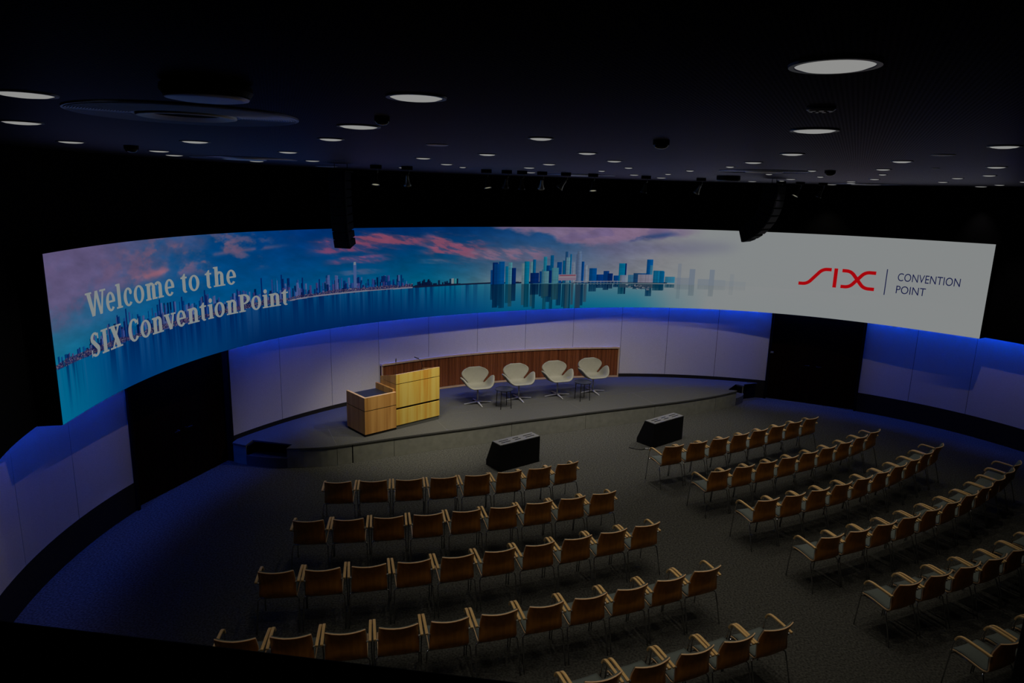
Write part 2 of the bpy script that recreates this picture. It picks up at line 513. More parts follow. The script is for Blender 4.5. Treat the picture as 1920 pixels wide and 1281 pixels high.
# front boards with joints
jx = [(-5.33, 12.42), (-5.03, 12.31)], [(-4.22, 12.2), (-3.33, 12.40), (-2.30, 12.93), (-0.03, 14.04), (1.72, 14.86), (3.46, 15.63), (5.16, 16.5), (5.84, 17.0)], [(6.17, 17.5), (6.2, 17.6)]
def board(i0, i1, z0, z1):
    bm = bmesh.new(); R = []
    for i in range(i0, i1 + 1):
        q = FEs[i]; d = (FEs[min(i + 1, len(FEs) - 1)] - FEs[max(i - 1, 0)]).normalized(); n = Vector((-d.y, d.x))
        e = d * (0.004 if i == i0 else (-0.004 if i == i1 else 0))
        a = q + e + n * 0.012; c = q + e + n * 0.045
        R.append([bm.verts.new((a.x, a.y, z0)), bm.verts.new((a.x, a.y, z1)), bm.verts.new((c.x, c.y, z1)), bm.verts.new((c.x, c.y, z0))])
    for p, q in zip(R, R[1:]):
        for k in range(4): bm.faces.new((p[k], q[k], q[(k + 1) % 4], p[(k + 1) % 4]))
    bm.faces.new(R[0]); bm.faces.new(R[-1][::-1])
    mk('front_board', bm, M_FASCIA, stage)
for grp in jx:
    idx = [near(*q) for q in grp]
    for i0, i1 in zip(idx, idx[1:]):
        if i1 > i0: board(i0, i1, 0.002, STAGE - 0.034)
# fine joint lines of the deck boards
def strip_line(name, pts, wd, m, parent, z):
    bm = bmesh.new(); R = []
    for i, q in enumerate(pts):
        d = (pts[min(i + 1, len(pts) - 1)] - pts[max(i - 1, 0)]).normalized(); n = Vector((-d.y, d.x)) * wd / 2
        a = q - n; c = q + n
        R.append([bm.verts.new((a.x, a.y, z)), bm.verts.new((a.x, a.y, z + 0.0015)), bm.verts.new((c.x, c.y, z + 0.0015)), bm.verts.new((c.x, c.y, z))])
    for p, q in zip(R, R[1:]):
        for k in range(4): bm.faces.new((p[k], q[k], q[(k + 1) % 4], p[(k + 1) % 4]))
    bm.faces.new(R[0]); bm.faces.new(R[-1][::-1])
    return mk(name, bm, m, parent)
M_JOINT = mat('joint_profile', (0.10, 0.10, 0.095), 0.6)
n_in = []
for i in range(near(-4.1, 12.2), near(5.4, 16.6)):
    d = (FEs[i + 1] - FEs[i - 1]).normalized(); n_in.append(FEs[i] + Vector((-d.y, d.x)) * 1.0)
strip_line('joint_strip', n_in, 0.012, M_JOINT, stage, STAGE)
for q in ((-3.33, 12.40), (-1.2, 13.46), (1.72, 14.86), (3.46, 15.63)):
    i = near(*q); d = (FEs[i + 1] - FEs[i - 1]).normalized(); n = Vector((-d.y, d.x))
    strip_line('joint_strip', [FEs[i] + n * 0.02, FEs[i] + n * 0.98], 0.012, M_JOINT, stage, STAGE)

# ------------------------------------------------------------------ slatted timber panel on the wall behind the chairs
pn = thing('timber_wall_panel', 'long low curved red-brown slatted timber panel with pale frame behind the white chairs', 'wall panel')
t0, t1 = D(137.45), D(90.95)
bm = bmesh.new()
curved_wall(bm, t0, t1, 0.002, 0.03, STAGE + 0.05, 1.20, n=80)
mk('backing', bm, M_DOOR, pn)
bm = bmesh.new()
N = 190
for i in range(N):
    a = t0 + (t1 - t0) * (i + 0.12) / N; b2 = t0 + (t1 - t0) * (i + 0.88) / N
    curved_wall(bm, a, b2, 0.031, 0.052, STAGE + 0.055, 1.195, n=1)
mk('slats', bm, M_RIB, pn)
bm = bmesh.new(); curved_wall(bm, t0, t1, 0.002, 0.085, 1.202, 1.245, n=80); mk('top_ledge', bm, M_TRIM, pn)
bm = bmesh.new(); curved_wall(bm, t0, t1, 0.002, 0.065, STAGE + 0.002, STAGE + 0.045, n=80); mk('bottom_rail', bm, M_TRIM, pn)
for a, b2 in ((t0, t0 - 0.0045), (t1 + 0.0045, t1)):
    bm = bmesh.new(); curved_wall(bm, a, b2, 0.053, 0.066, STAGE + 0.047, 1.2, n=1); mk('end_post', bm, M_TRIM, pn)

# ------------------------------------------------------------------ curved video screen
def vnoise(x, y, seed):
    r = np.random.default_rng(seed)
    n = 256
    g = r.random((n, n))
    xi = np.floor(x).astype(int); yi = np.floor(y).astype(int)
    fx = x - xi; fy = y - yi
    fx = fx * fx * (3 - 2 * fx); fy = fy * fy * (3 - 2 * fy)
    a = g[xi % n, yi % n]; b_ = g[(xi + 1) % n, yi % n]; c = g[xi % n, (yi + 1) % n]; d = g[(xi + 1) % n, (yi + 1) % n]
    return (a * (1 - fx) + b_ * fx) * (1 - fy) + (c * (1 - fx) + d * fx) * fy
def fbm(x, y, seed, octv=5):
    v = 0; a = 0.5; t = 0
    for k in range(octv):
        v = v + a * vnoise(x * 2 ** k + 7.3 * k, y * 2 ** k + 3.1 * k, seed + k); t += a; a *= 0.55
    return v / t
def sstep(a, b_, x):
    t = np.clip((x - a) / (b_ - a), 0, 1); return t * t * (3 - 2 * t)

NS, NZ = 2200, 230
s = np.linspace(0, SLEN, NS)[:, None] * np.ones((1, NZ))
z = np.linspace(ZB, ZT, NZ)[None, :] * np.ones((NS, 1))
def ramp(pts, x):
    xs = [q[0] for q in pts]
    return np.stack([np.interp(x, xs, [q[1][k] for q in pts]) for k in range(3)], -1).astype(float)
top = ramp([(0, (92, 80, 114)), (1.2, (70, 78, 122)), (2.4, (20, 76, 128)), (4, (0, 60, 118)), (6, (0, 46, 108)), (8, (0, 38, 92)), (10, (0, 44, 96)), (11, (8, 55, 108)), (12.5, (20, 66, 118)), (14, (80, 85, 122)), (15.2, (124, 122, 130)), (16.4, (130, 134, 135)), (23, (131, 134, 134))], s)
hor = ramp([(0, (0, 108, 140)), (1, (0, 100, 138)), (3, (0, 86, 135)), (5, (0, 82, 130)), (7, (0, 92, 130)), (9, (0, 100, 130)), (10, (50, 105, 125)), (10.8, (104, 118, 126)), (12, (118, 120, 122)), (15, (122, 126, 127)), (16.4, (129, 133, 134)), (23, (131, 134, 134))], s)
shore_z = np.interp(s, [0, .7, 2.9, 4, 5.6, 5.8, 6.5, 7.7, 10.7, 13.2, 23], [3.075, 3.068, 3.045, 3.06, 3.086, 3.10, 3.112, 3.105, 3.094, 3.04, 3.045])
f = np.clip((z - shore_z) / (ZT - shore_z), 0, 1)[..., None]
img = hor * (1 - f ** 0.75) + top * f ** 0.75
# clouds
def blend(img, col, a):
    return img * (1 - a[..., None]) + np.array(col, float) * a[..., None]
n1 = fbm(s * 0.9 + 0.5 * z, z * 1.7, 3, 6)
n1b = fbm(s * 2.6 - 1.2 * z, z * 4.2 + s * 0.6, 13, 5)
leftw = np.interp(s, [0, 0.9, 2.0, 3.2, 4.4, 5.2], [1.0, 0.92, 0.55, 0.5, 0.15, 0])
a = sstep(0.44, 0.66, n1 * 0.6 + n1b * 0.4 + 0.20 * leftw - 0.10) * sstep(3.45, 3.8, z + 0.25 * (n1b - 0.5)) * np.clip(leftw * 1.25, 0, 1)
img = blend(img, (96, 82, 118), a * 0.85)
a = sstep(0.54, 0.70, n1b) * sstep(3.75, 3.95, z) * (1 - sstep(4.25, 4.4, z)) * sstep(0.8, 1.6, s) * (1 - sstep(4.0, 5.2, s))
img = blend(img, (122, 88, 108), a * 0.8)
n5 = fbm(s * 1.1 + z * 1.6, z * 2.6 - s * 0.7, 51, 6)
a = sstep(0.30, 0.62, n5) * sstep(3.30, 3.75, z - 0.10 * s) * (1 - sstep(1.6, 4.6, s + 1.2 * (0.5 - n5)))
img = blend(img, (88, 80, 116), a * 0.72)
a = sstep(0.50, 0.72, fbm(s * 2.2 - z * 2.4, z * 5 + s * 1.5, 57, 6)) * sstep(3.7, 3.9, z) * sstep(1.2, 2.0, s) * (1 - sstep(4.4, 6.0, s))
img = blend(img, (108, 84, 112), a * 0.7)
a = np.exp(-((z - 4.12 - 0.03 * (s - 4.6)) / 0.035) ** 2) * sstep(3.4, 4.0, s) * (1 - sstep(5.0, 5.8, s)) * sstep(0.3, 0.5, n1b)
img = blend(img, (96, 80, 112), a * 0.7)
# bright diagonal streak over the lettering
d = z - (3.86 + (s - 1.6) * 0.065)
a = np.exp(-(d / 0.05) ** 2) * sstep(1.4, 1.9, s) * (1 - sstep(3.1, 3.6, s)) * sstep(0.35, 0.6, n1b)
img = blend(img, (140, 92, 108), a * 0.8)
def streak(s0, s1, zc, wd, col, amt, seed, slope=0.0, lo=0.42, hi=0.62):
    global img
    n = fbm(s * 1.5 + z * 1.0, z * 7 + s * 0.8, seed, 6)
    d = (z - zc - slope * (s - (s0 + s1) / 2)) / wd
    edge = np.exp(-d * d)
    ends = sstep(s0, s0 + 0.7, s) * (1 - sstep(s1 - 0.9, s1, s))
    n_ = fbm(s * 4.5 + z * 5, z * 16 + s * 3, seed + 90, 5)
    a = sstep(lo, hi, n * 0.65 + edge * 0.35) * np.clip(edge * 1.6, 0, 1) * ends * (0.45 + 0.75 * sstep(0.36, 0.64, n_))
    img = blend(img, col, np.clip(a * amt, 0, 1))
streak(5.9, 8.6, 4.08, 0.16, (104, 62, 98), 0.95, 21, 0.0)
streak(6.6, 9.4, 4.18, 0.15, (122, 66, 92), 1.0, 22, -0.02)
streak(6.3, 8.3, 3.78, 0.09, (106, 68, 108), 0.95, 23, 0.02)
streak(8.6, 11.0, 3.97, 0.26, (122, 72, 98), 1.0, 24, -0.10)
streak(9.6, 12.6, 3.76, 0.16, (112, 92, 116), 0.85, 25, 0.03, 0.35, 0.55)
streak(8.6, 9.9, 3.66, 0.06, (70, 88, 118), 0.8, 26, -0.03)
streak(6.5, 8.1, 3.52, 0.06, (62, 84, 122), 0.8, 27, 0)
# big pale cloud wedge at the upper right
n3 = fbm(s * 1.3 + z * 2.2, z * 4 - s * 0.9, 31, 6)
lower = np.interp(s, [10.3, 11.4, 12.4, 13.4, 13.8, 14.6, 15.4, 16.6], [4.44, 4.34, 4.12, 3.90, 3.95, 4.12, 4.24, 4.40])
a = sstep(-0.04, 0.08, z - lower + 0.30 * (n3 - 0.5)) * sstep(10.2, 11.2, s) * (1 - sstep(15.0, 16.4, s))
img = blend(img, (124, 100, 126), a * 0.88)
a2 = a * sstep(0.48, 0.62, n3)
img = blend(img, (98, 86, 124), a2 * 0.6)
lo2 = np.interp(s, [13.2, 14.2, 15.4], [3.96, 4.12, 4.30])
a = np.exp(-((z - lo2) / 0.07) ** 2) * sstep(13.4, 14.0, s) * (1 - sstep(15.2, 15.8, s)) * sstep(0.35, 0.55, n3)
img = blend(img, (48, 68, 112), a * 0.9)
a = np.exp(-((z - 3.92 - 0.02 * (s - 14)) / 0.16) ** 2) * sstep(12.9, 13.8, s) * (1 - sstep(15.6, 17.3, s))
img = blend(img, (92, 92, 122), a * 0.55)
a = np.exp(-((z - 4.02) / 0.16) ** 2) * sstep(15.2, 16.0, s) * (1 - sstep(16.6, 17.4, s))
img = blend(img, (112, 114, 126), a * 0.5)
tex = fbm(s * 3.5 + z, z * 9 + s, 77, 5)
img = img * (1 + (0.22 * (tex - 0.5) * (1 - sstep(14.5, 16.5, s)))[..., None])
# water
wn = ramp([(0, (0, 96, 134)), (1.2, (0, 72, 124)), (3, (0, 46, 102)), (5, (0, 58, 110)), (8, (0, 76, 120)), (9.6, (0, 96, 130)), (10.8, (52, 108, 128)), (12, (60, 112, 128)), (14, (95, 118, 128)), (15.5, (120, 128, 132)), (17, (131, 134, 135)), (23, (131, 134, 134))], s)
wb = ramp([(0, (0, 100, 138)), (0.8, (0, 86, 128)), (1.7, (0, 50, 104)), (3.2, (0, 58, 108)), (5, (0, 34, 82)), (8, (0, 36, 86)), (10, (0, 62, 110)), (11, (0, 80, 120)), (13, (0, 92, 125)), (14.6, (24, 108, 132)), (15.5, (90, 122, 132)), (16.5, (128, 133, 134)), (23, (131, 134, 134))], s)
g = np.clip((shore_z - z) / (shore_z - ZB), 0, 1)[..., None]
wat = wn * (1 - g ** 0.8) + wb * g ** 0.8
vst = fbm(s * 16, z * 0.7, 41, 3)
leftm = 1 - sstep(9.8, 10.8, s)
amt = (1 - g[..., 0]) ** 1.3 * leftm
wat = blend(wat, (0, 20, 70), 0.62 * sstep(0.46, 0.72, vst) * amt)
wat = blend(wat, (70, 92, 135), 0.28 * sstep(0.60, 0.78, 1 - vst) * amt)
isw = z < shore_z
img[isw] = wat[isw]
# buildings
def build(s0, s1, z0, z1, col, refl=0.0, alpha=1.0, grad=0.0, stripes=0.0, spread=0.8):
    i0 = int(np.clip(round(s0 / SLEN * (NS - 1)), 0, NS - 1)); i1 = max(i0 + 1, int(round(s1 / SLEN * (NS - 1))))
    def zi(v): return int(np.clip(round((v - ZB) / (ZT - ZB) * (NZ - 1)), 0, NZ - 1))
    j0, j1 = zi(z0), zi(z1)
    c = np.array(col, float)
    if j1 > j0:
        blk = np.ones((i1 - i0, j1 - j0, 1)) * c
        if grad: blk = blk * (1 + grad * np.linspace(-0.5, 0.5, i1 - i0)[:, None, None])
        if stripes: blk = blk * (1 + stripes * rng.uniform(-1, 1, (i1 - i0, 1, 1))) * (1 + 0.5 * stripes * rng.uniform(-1, 1, (1, j1 - j0, 1)))
        img[i0:i1, j0:j1] = img[i0:i1, j0:j1] * (1 - alpha) + blk * alpha
    if refl:
        sh = float(np.interp((s0 + s1) / 2, [0, 10.7, 13.2, 23], [3.07, 3.094, 3.04, 3.045])) - 0.02
        k0 = zi(sh - (z1 - z0) * spread)
        k1 = zi(sh)
        fade = (np.linspace(0.5, 1, max(k1 - k0, 1))[None, :, None]) ** 0.4 * refl * alpha
        fade = fade * (0.75 + 0.5 * rng.random((i1 - i0, 1, 1)))
        fade = np.clip(fade, 0, 1)
        img[i0:i1, k0:k1] = img[i0:i1, k0:k1] * (1 - fade) + (c * 0.42 + np.array([0, 14, 22])) * fade
env = [(0, .16), (.5, .15), (.9, .24), (1.5, .40), (1.75, .43), (2.1, .32), (2.5, .44), (3.05, .40), (3.3, .3), (3.65, .44), (4.0, .28), (4.4, .37), (4.7, .3), (4.95, .47), (5.4, .5), (5.8, .40), (6.1, .24), (6.3, .36), (6.5, .42), (7.0, .36), (7.5, .3), (7.9, .32), (8.3, .31), (8.45, .12), (8.6, .06), (8.9, .23), (9.1, .12), (9.5, .17), (9.75, .16), (9.9, .05), (10.0, 0)]
pal = [(0, 40, 96), (10, 62, 120), (40, 58, 118), (4, 26, 78), (58, 52, 104), (0, 74, 124), (70, 80, 130), (0, 18, 60)]
for layer, (cnt, hk) in enumerate(((330, 0.95), (420, 0.55))):
    for _ in range(cnt):
        s0 = rng.uniform(0.03, 9.75)
        e = np.interp(s0, [q[0] for q in env], [q[1] for q in env])
        h = e * hk * (rng.uniform(0.45, 1.0) if rng.random() < 0.75 else 1.0)
        wd = rng.uniform(0.02, 0.06)
        c = pal[rng.integers(len(pal))] if s0 < 8.5 else (6, 18, 48)
        sh = float(np.interp(s0, [0, .7, 2.9, 5.6, 6.5, 10.7], [3.075, 3.068, 3.045, 3.086, 3.112, 3.094]))
        build(s0, s0 + wd, sh, sh + h, c, alpha=0.88, grad=0.3, stripes=0.1)
for s0, h in ((1.5, .40), (1.72, .45), (2.53, .46), (2.86, .38), (3.05, .42), (3.6, .46), (4.36, .38), (4.93, .52), (5.41, .54), (5.9, .44), (6.3, .38), (6.48, .44), (7.13, .40), (7.9, .33), (8.3, .33)):
    build(s0, s0 + 0.03, 3.07, 3.07 + h, (4, 28, 84), alpha=0.95)
build(7.14, 7.21, 3.1, 3.72, (62, 84, 130)); build(7.15, 7.20, 3.68, 3.74, (112, 120, 132))
build(9.60, 9.66, 3.1, 3.26, (112, 124, 130)); build(9.67, 9.73, 3.1, 3.25, (40, 120, 130))
# low waterfront: speckled lights
sp_ = rng.random((NS, NZ))
band = (z > shore_z) & (z < shore_z + (0.03 + 0.06 * fbm(s * 3, z * 0, 71, 3)) * leftm + 0.012) & (s < 8.6)
img[band & (sp_ > 0.0)] = img[band] * 0.45 + np.array([30, 26, 60]) * 0.55
for thr, col in ((0.86, (104, 76, 96)), (0.94, (126, 118, 124)), (0.55, (16, 14, 44)), (0.72, (54, 46, 88))):
    mk_ = band & (sp_ > thr) & (sp_ < thr + 0.10)
    img[mk_] = col
edge_ = (np.abs(z - shore_z) < 0.012) & (s < 8.6) & (s > 5.6)
img[edge_] = (112, 112, 128)
band = (z > shore_z - 0.01) & (z < shore_z + 0.03) & (s > 8.6) & (s < 15.4)
img[band] = (14, 22, 48)
# right hand city
T_ = (0, 78, 120); B_ = (0, 52, 108); K_ = (0, 30, 84); G_ = (70, 112, 124); L_ = (98, 110, 132)
RB = [(10.63, 10.70, 3.42, B_), (10.68, 10.82, 3.60, K_), (10.72, 10.88, 3.56, B_), (10.84, 11.0, 3.62, (0, 62, 116)), (11.02, 11.18, 3.50, (0, 92, 128)), (11.10, 11.20, 3.59, (60, 112, 128)), (11.19, 11.31, 3.46, K_),
      (11.46, 11.56, 3.56, (92, 116, 126)), (11.53, 11.66, 3.61, (0, 92, 122)), (11.70, 11.78, 3.60, (80, 116, 124)), (11.76, 11.84, 3.65, T_), (11.70, 11.93, 3.32, K_), (11.94, 12.03, 3.36, B_), (12.0, 12.12, 3.40, (50, 100, 124)), (12.04, 12.14, 3.72, (20, 100, 126)), (12.13, 12.24, 3.50, B_), (12.23, 12.32, 3.75, (0, 70, 112)),
      (12.06, 12.2, 3.36, G_), (12.2, 12.28, 3.38, K_), (12.42, 12.55, 3.58, B_), (12.28, 12.47, 3.44, (54, 104, 118)), (12.57, 12.66, 3.62, T_), (12.63, 12.70, 3.84, (20, 60, 100)), (12.66, 12.80, 3.70, (76, 112, 130)), (12.76, 12.81, 3.78, T_), (12.82, 12.89, 3.57, L_), (12.93, 13.08, 3.78, (66, 86, 118)), (12.96, 13.06, 3.85, (76, 94, 122)), (13.08, 13.15, 3.59, B_), (13.17, 13.25, 3.50, L_),
      (13.30, 13.50, 3.42, (0, 60, 114)), (13.50, 13.70, 3.26, (0, 44, 104)), (13.69, 13.84, 3.35, (0, 46, 104)), (13.80, 13.95, 3.29, K_), (13.97, 14.10, 3.23, B_), (14.10, 14.30, 3.55, (0, 92, 128)), (14.26, 14.31, 3.55, K_),
      (14.14, 14.36, 3.24, L_), (14.36, 14.62, 3.25, (50, 96, 126)), (14.50, 14.9, 3.30, (20, 62, 104)), (14.84, 15.0, 3.65, (0, 66, 122)), (14.93, 15.0, 3.50, (40, 98, 130)), (14.62, 15.26, 3.26, (116, 114, 130)), (15.03, 15.3, 3.37, (10, 88, 124)), (15.2, 15.32, 3.35, (0, 80, 124)), (15.34, 15.6, 3.22, (20, 92, 126))]
for s0, s1, zt, c in RB:
    a_ = 1.0 if s0 < 15.3 else 0.8
    build(s0, s1, 3.06, zt, c, refl=0.95, alpha=a_, grad=0.25, stripes=0.12, spread=1.05 if s0 < 13.3 else 0.55)
build(12.47, 12.95, 3.12, 3.27, (116, 100, 118)); build(12.5, 12.93, 3.235, 3.25, (112, 40, 50)); build(12.47, 12.95, 3.19, 3.215, (128, 118, 126))
for s0, s1, zt, al in ((15.66, 15.75, 3.56, .28), (15.6, 15.98, 3.2, .3), (15.97, 16.11, 3.43, .5), (16.2, 16.5, 3.18, .3), (16.48, 16.61, 3.43, .42), (16.6, 16.9, 3.17, .2), (17.0, 17.1, 3.34, .12), (16.9, 17.4, 3.15, .1)):
    build(s0, s1, 3.02, zt, (84, 100, 124), refl=0.5, alpha=al, spread=0.7)
for s0 in np.arange(12.9, 14.1, 0.09):
    build(s0, s0 + 0.015, 3.0, 3.1, (112, 116, 126), alpha=0.8)
build(12.9, 14.2, 3.075, 3.095, (112, 116, 124)); build(13.0, 14.2, 3.03, 3.045, (20, 60, 90))
# bits of boats
for _ in range(60):
    s0 = rng.uniform(14.3, 14.95); zz = 2.97 - (s0 - 14.3) * 0.08 + rng.uniform(-0.08, 0.04)
    build(s0, s0 + rng.uniform(0.02, 0.07), zz, zz + 0.013, (112, 118, 126) if rng.random() < 0.6 else (16, 40, 64))
img = np.clip(img, 0, 140)
c = img / 255.0
lin = np.where(c <= 0.04045, c / 12.92, ((c + 0.055) / 1.055) ** 2.4)

scr = thing('video_screen', 'long curved video screen showing a pink and blue harbour skyline', 'video screen')
P = np.array([sp(float(q)) for q in np.linspace(0, SLEN, NS)])
co = np.empty((NS, NZ, 3)); co[:, :, 0] = P[:, 0][:, None]; co[:, :, 1] = P[:, 1][:, None]; co[:, :, 2] = z
me = bpy.data.meshes.new('display')
me.vertices.add(NS * NZ); me.vertices.foreach_set('co', co.reshape(-1))
ii, jj = np.meshgrid(np.arange(NS - 1), np.arange(NZ - 1), indexing='ij')
base = (ii * NZ + jj).reshape(-1)
quads = np.stack([base, base + NZ, base + NZ + 1, base + 1], 1).astype(np.int32)
nf = len(quads)
me.loops.add(nf * 4); me.loops.foreach_set('vertex_index', quads.reshape(-1))
me.polygons.add(nf); me.polygons.foreach_set('loop_start', np.arange(nf, dtype=np.int32) * 4)
try: me.polygons.foreach_set('loop_total', np.full(nf, 4, dtype=np.int32))
except Exception: pass
me.update(calc_edges=True)
ca = me.color_attributes.new('Picture', 'FLOAT_COLOR', 'POINT')
rgba = np.ones((NS * NZ, 4), dtype=np.float32); rgba[:, :3] = lin.reshape(-1, 3)
ca.data.foreach_set('color', rgba.reshape(-1))
m = bpy.data.materials.new('video_picture'); m.use_nodes = True
nt = m.node_tree; nt.nodes.clear()
o_ = nt.nodes.new('ShaderNodeOutputMaterial'); e_ = nt.nodes.new('ShaderNodeEmission'); a_ = nt.nodes.new('ShaderNodeAttribute'); a_.attribute_name = 'Picture'
nt.links.new(a_.outputs['Color'], e_.inputs[0]); nt.links.new(e_.outputs[0], o_.inputs[0])
m.cycles.emission_sampling = 'NONE'
me.materials.append(m)
disp = bpy.data.objects.new('display', me); link(disp, scr)
disp['label'] = 'glowing harbour skyline picture fading to white'
# casing behind the display
bm = bmesh.new(); R = []
for i in range(141):
    q = SLEN * i / 140
    a = sp(q, -0.012); b2 = sp(q, -case_depth(float(np.interp(q, _S, _ths))))
    R.append([bm.verts.new((a[0], a[1], ZB)), bm.verts.new((b2[0], b2[1], ZB)), bm.verts.new((b2[0], b2[1], ZT)), bm.verts.new((a[0], a[1], ZT))])
for p, q in zip(R, R[1:]):
    for k in range(4): bm.faces.new((p[k], q[k], q[(k + 1) % 4], p[(k + 1) % 4]))
bm.faces.new(R[0]); bm.faces.new(R[-1][::-1])
mk('casing', bm, M_BLACK, scr)

# ------------------------------------------------------------------ lettering on the screen
def G_rect(x0, x1, y0, y1): return [[(x0, y0), (x1, y0), (x1, y1), (x0, y1)]]
def G_ring(cx, cy, rx, ry, tx, ty, a0=0, a1=360, n=28):
    out = []
    for i in range(n):
        t = D(a0 + (a1 - a0) * i / n); u = D(a0 + (a1 - a0) * (i + 1) / n)
        out.append([(cx + rx * math.cos(t), cy + ry * math.sin(t)), (cx + rx * math.cos(u), cy + ry * math.sin(u)), (cx + (rx - tx) * math.cos(u), cy + (ry - ty) * math.sin(u)), (cx + (rx - tx) * math.cos(t), cy + (ry - ty) * math.sin(t))])
    return out
def G_disc(cx, cy, r, n=20): return [[(cx + r * math.cos(2 * pi * i / n), cy + r * math.sin(2 * pi * i / n)) for i in range(n)]]
XH, CH, AH, ST, SF = 0.25, 0.318, 0.340, 0.078, 0.024
def arch(x0, w_):   # from stem right edge x0, to outer edge x0+w_
    return (G_ring(x0 + w_ / 2 - 0.012, XH - 0.075, w_ / 2 + 0.012, 0.082, ST * 0.9, 0.036, 0, 150, 18)
            + G_rect(x0 + w_ - ST, x0 + w_, 0.0, XH - 0.072))
def glyph(ch, w_):
    P = []
    if ch in 'lhi':
        H_ = AH if ch in 'lh' else XH
        x0 = 0.034
        P += G_rect(x0, x0 + ST, 0, H_) + [[(0.004, H_ - 0.022), (x0 + 0.01, H_ - 0.034), (x0 + 0.01, H_), (0.004, H_ - 0.004)]]
        if ch != 'h': P += G_rect(0, w_, 0, SF)
        if ch == 'i': P += G_disc(x0 + ST / 2, 0.31, 0.040)
    if ch == 'h':
        P += G_rect(0, 0.135, 0, SF) + arch(0.034 + ST * 0.5, w_ - 0.034 - 0.034 - ST * 0.5) + G_rect(w_ - 0.135, w_, 0, SF)
    if ch == 'n':
        P += G_rect(0.034, 0.034 + ST, 0, XH) + [[(0.004, XH - 0.022), (0.045, XH - 0.034), (0.045, XH), (0.004, XH - 0.004)]] + G_rect(0, 0.135, 0, SF) + arch(0.034 + ST * 0.5, w_ - 0.068 - ST * 0.5) + G_rect(w_ - 0.135, w_, 0, SF)
    if ch == 'm':
        k = (w_ - 0.068 - ST * 0.5) / 2
        P += G_rect(0.034, 0.034 + ST, 0, XH) + [[(0.004, XH - 0.022), (0.045, XH - 0.034), (0.045, XH), (0.004, XH - 0.004)]] + G_rect(0, 0.13, 0, SF) + arch(0.034 + ST * 0.5, k) + arch(0.034 + ST * 0.5 + k - 0.0, k) + G_rect(w_ - 0.13, w_, 0, SF) + G_rect(w_ / 2 - 0.055, w_ / 2 + 0.06, 0, SF)
    if ch == 'o': P += G_ring(w_ / 2, XH / 2, w_ / 2, XH / 2 + 0.008, 0.070, 0.028)
    if ch == 'e':
        P += G_ring(w_ / 2, XH / 2, w_ / 2, XH / 2 + 0.008, 0.068, 0.030, 0, 318) + G_rect(0.05, w_ - 0.004, 0.112, 0.140)
    if ch == 'c': P += G_ring(w_ / 2 + 0.01, XH / 2, w_ / 2 + 0.005, XH / 2 + 0.008, 0.072, 0.030, 42, 318) + G_disc(w_ - 0.04, XH - 0.062, 0.033)
    if ch == 't':
        P += G_rect(0.034, 0.034 + ST - 0.004, 0.04, 0.262) + [[(0.034, 0.25), (0.108, 0.25), (0.108, 0.30), (0.082, 0.30)]] + G_rect(0, w_ - 0.008, 0.222, XH) + G_ring(0.034 + 0.066, 0.062, 0.066, 0.070, 0.062, 0.034, 180, 305, 14)
    if ch == 'v':
        P += [[(0.02, XH), (0.105, XH), (w_ / 2 + 0.045, 0), (w_ / 2 - 0.02, 0)], [(w_ - 0.075, XH), (w_ - 0.035, XH), (w_ / 2 + 0.042, 0), (w_ / 2 + 0.005, 0)]] + G_rect(0, 0.135, XH - SF, XH) + G_rect(w_ - 0.115, w_, XH - SF, XH)
    if ch == 'W':
        a, b_, c_, d_ = 0.03, 0.165, 0.26, 0.385
        P += [[(0.025, CH), (0.115, CH), (b_ + 0.03, 0), (b_ - 0.04, 0)], [(b_ - 0.02, 0), (b_ + 0.03, 0), (c_ + 0.012, CH), (c_ - 0.03, CH)],
              [(c_ - 0.035, CH), (c_ + 0.03, CH), (0.372, 0), (0.315, 0)], [(0.33, 0), (0.372, 0), (w_ - 0.045, CH), (w_ - 0.085, CH)]] + G_rect(0, 0.15, CH - SF, CH) + G_rect(w_ - 0.14, w_, CH - SF, CH)
    if ch == 'I': P += G_rect(w_ / 2 - 0.042, w_ / 2 + 0.042, 0, CH) + G_rect(0, w_, 0, SF) + G_rect(0, w_, CH - SF, CH)
    if ch == 'X':
        P += [[(0.03, CH), (0.125, CH), (w_ - 0.03, 0), (w_ - 0.125, 0)], [(w_ - 0.085, CH), (w_ - 0.045, CH), (0.085, 0), (0.045, 0)]] + G_rect(0, 0.145, CH - SF, CH) + G_rect(w_ - 0.14, w_ - 0.01, CH - SF, CH) + G_rect(0, 0.135, 0, SF) + G_rect(w_ - 0.15, w_, 0, SF)
    if ch == 'C':
        P += G_ring(w_ / 2 + 0.012, CH / 2, w_ / 2 + 0.005, CH / 2 + 0.008, 0.080, 0.030, 40, 320) + [[(w_ - 0.035, CH - 0.09), (w_ - 0.006, CH - 0.09), (w_ - 0.006, CH), (w_ - 0.03, CH - 0.03)]]
    if ch == 'P':
        P += G_rect(0.036, 0.036 + ST + 0.004, 0, CH) + G_rect(0, 0.155, 0, SF) + G_rect(0, 0.14, CH - SF, CH) + G_ring(0.12, CH - 0.092, w_ - 0.12, 0.092, 0.076, 0.028, -90, 90, 18)
    if ch == 'S':
        k = w_ / 2
        P += G_ring(k, CH * 0.745, k - 0.002, CH * 0.262, 0.066, 0.030, 35, 215, 16) + G_ring(k, CH * 0.265, k, CH * 0.272, 0.066, 0.030, -145, 38, 16)
        P += [[(0.012, CH * 0.64), (0.065, CH * 0.74), (w_ - 0.008, CH * 0.40), (w_ - 0.06, CH * 0.25)]]
        P += [[(w_ - 0.045, CH - 0.09), (w_ - 0.018, CH - 0.09), (w_ - 0.018, CH - 0.01), (w_ - 0.05, CH - 0.04)], [(0.006, 0.0), (0.032, 0.03), (0.034, 0.10), (0.006, 0.10)]]
    return P
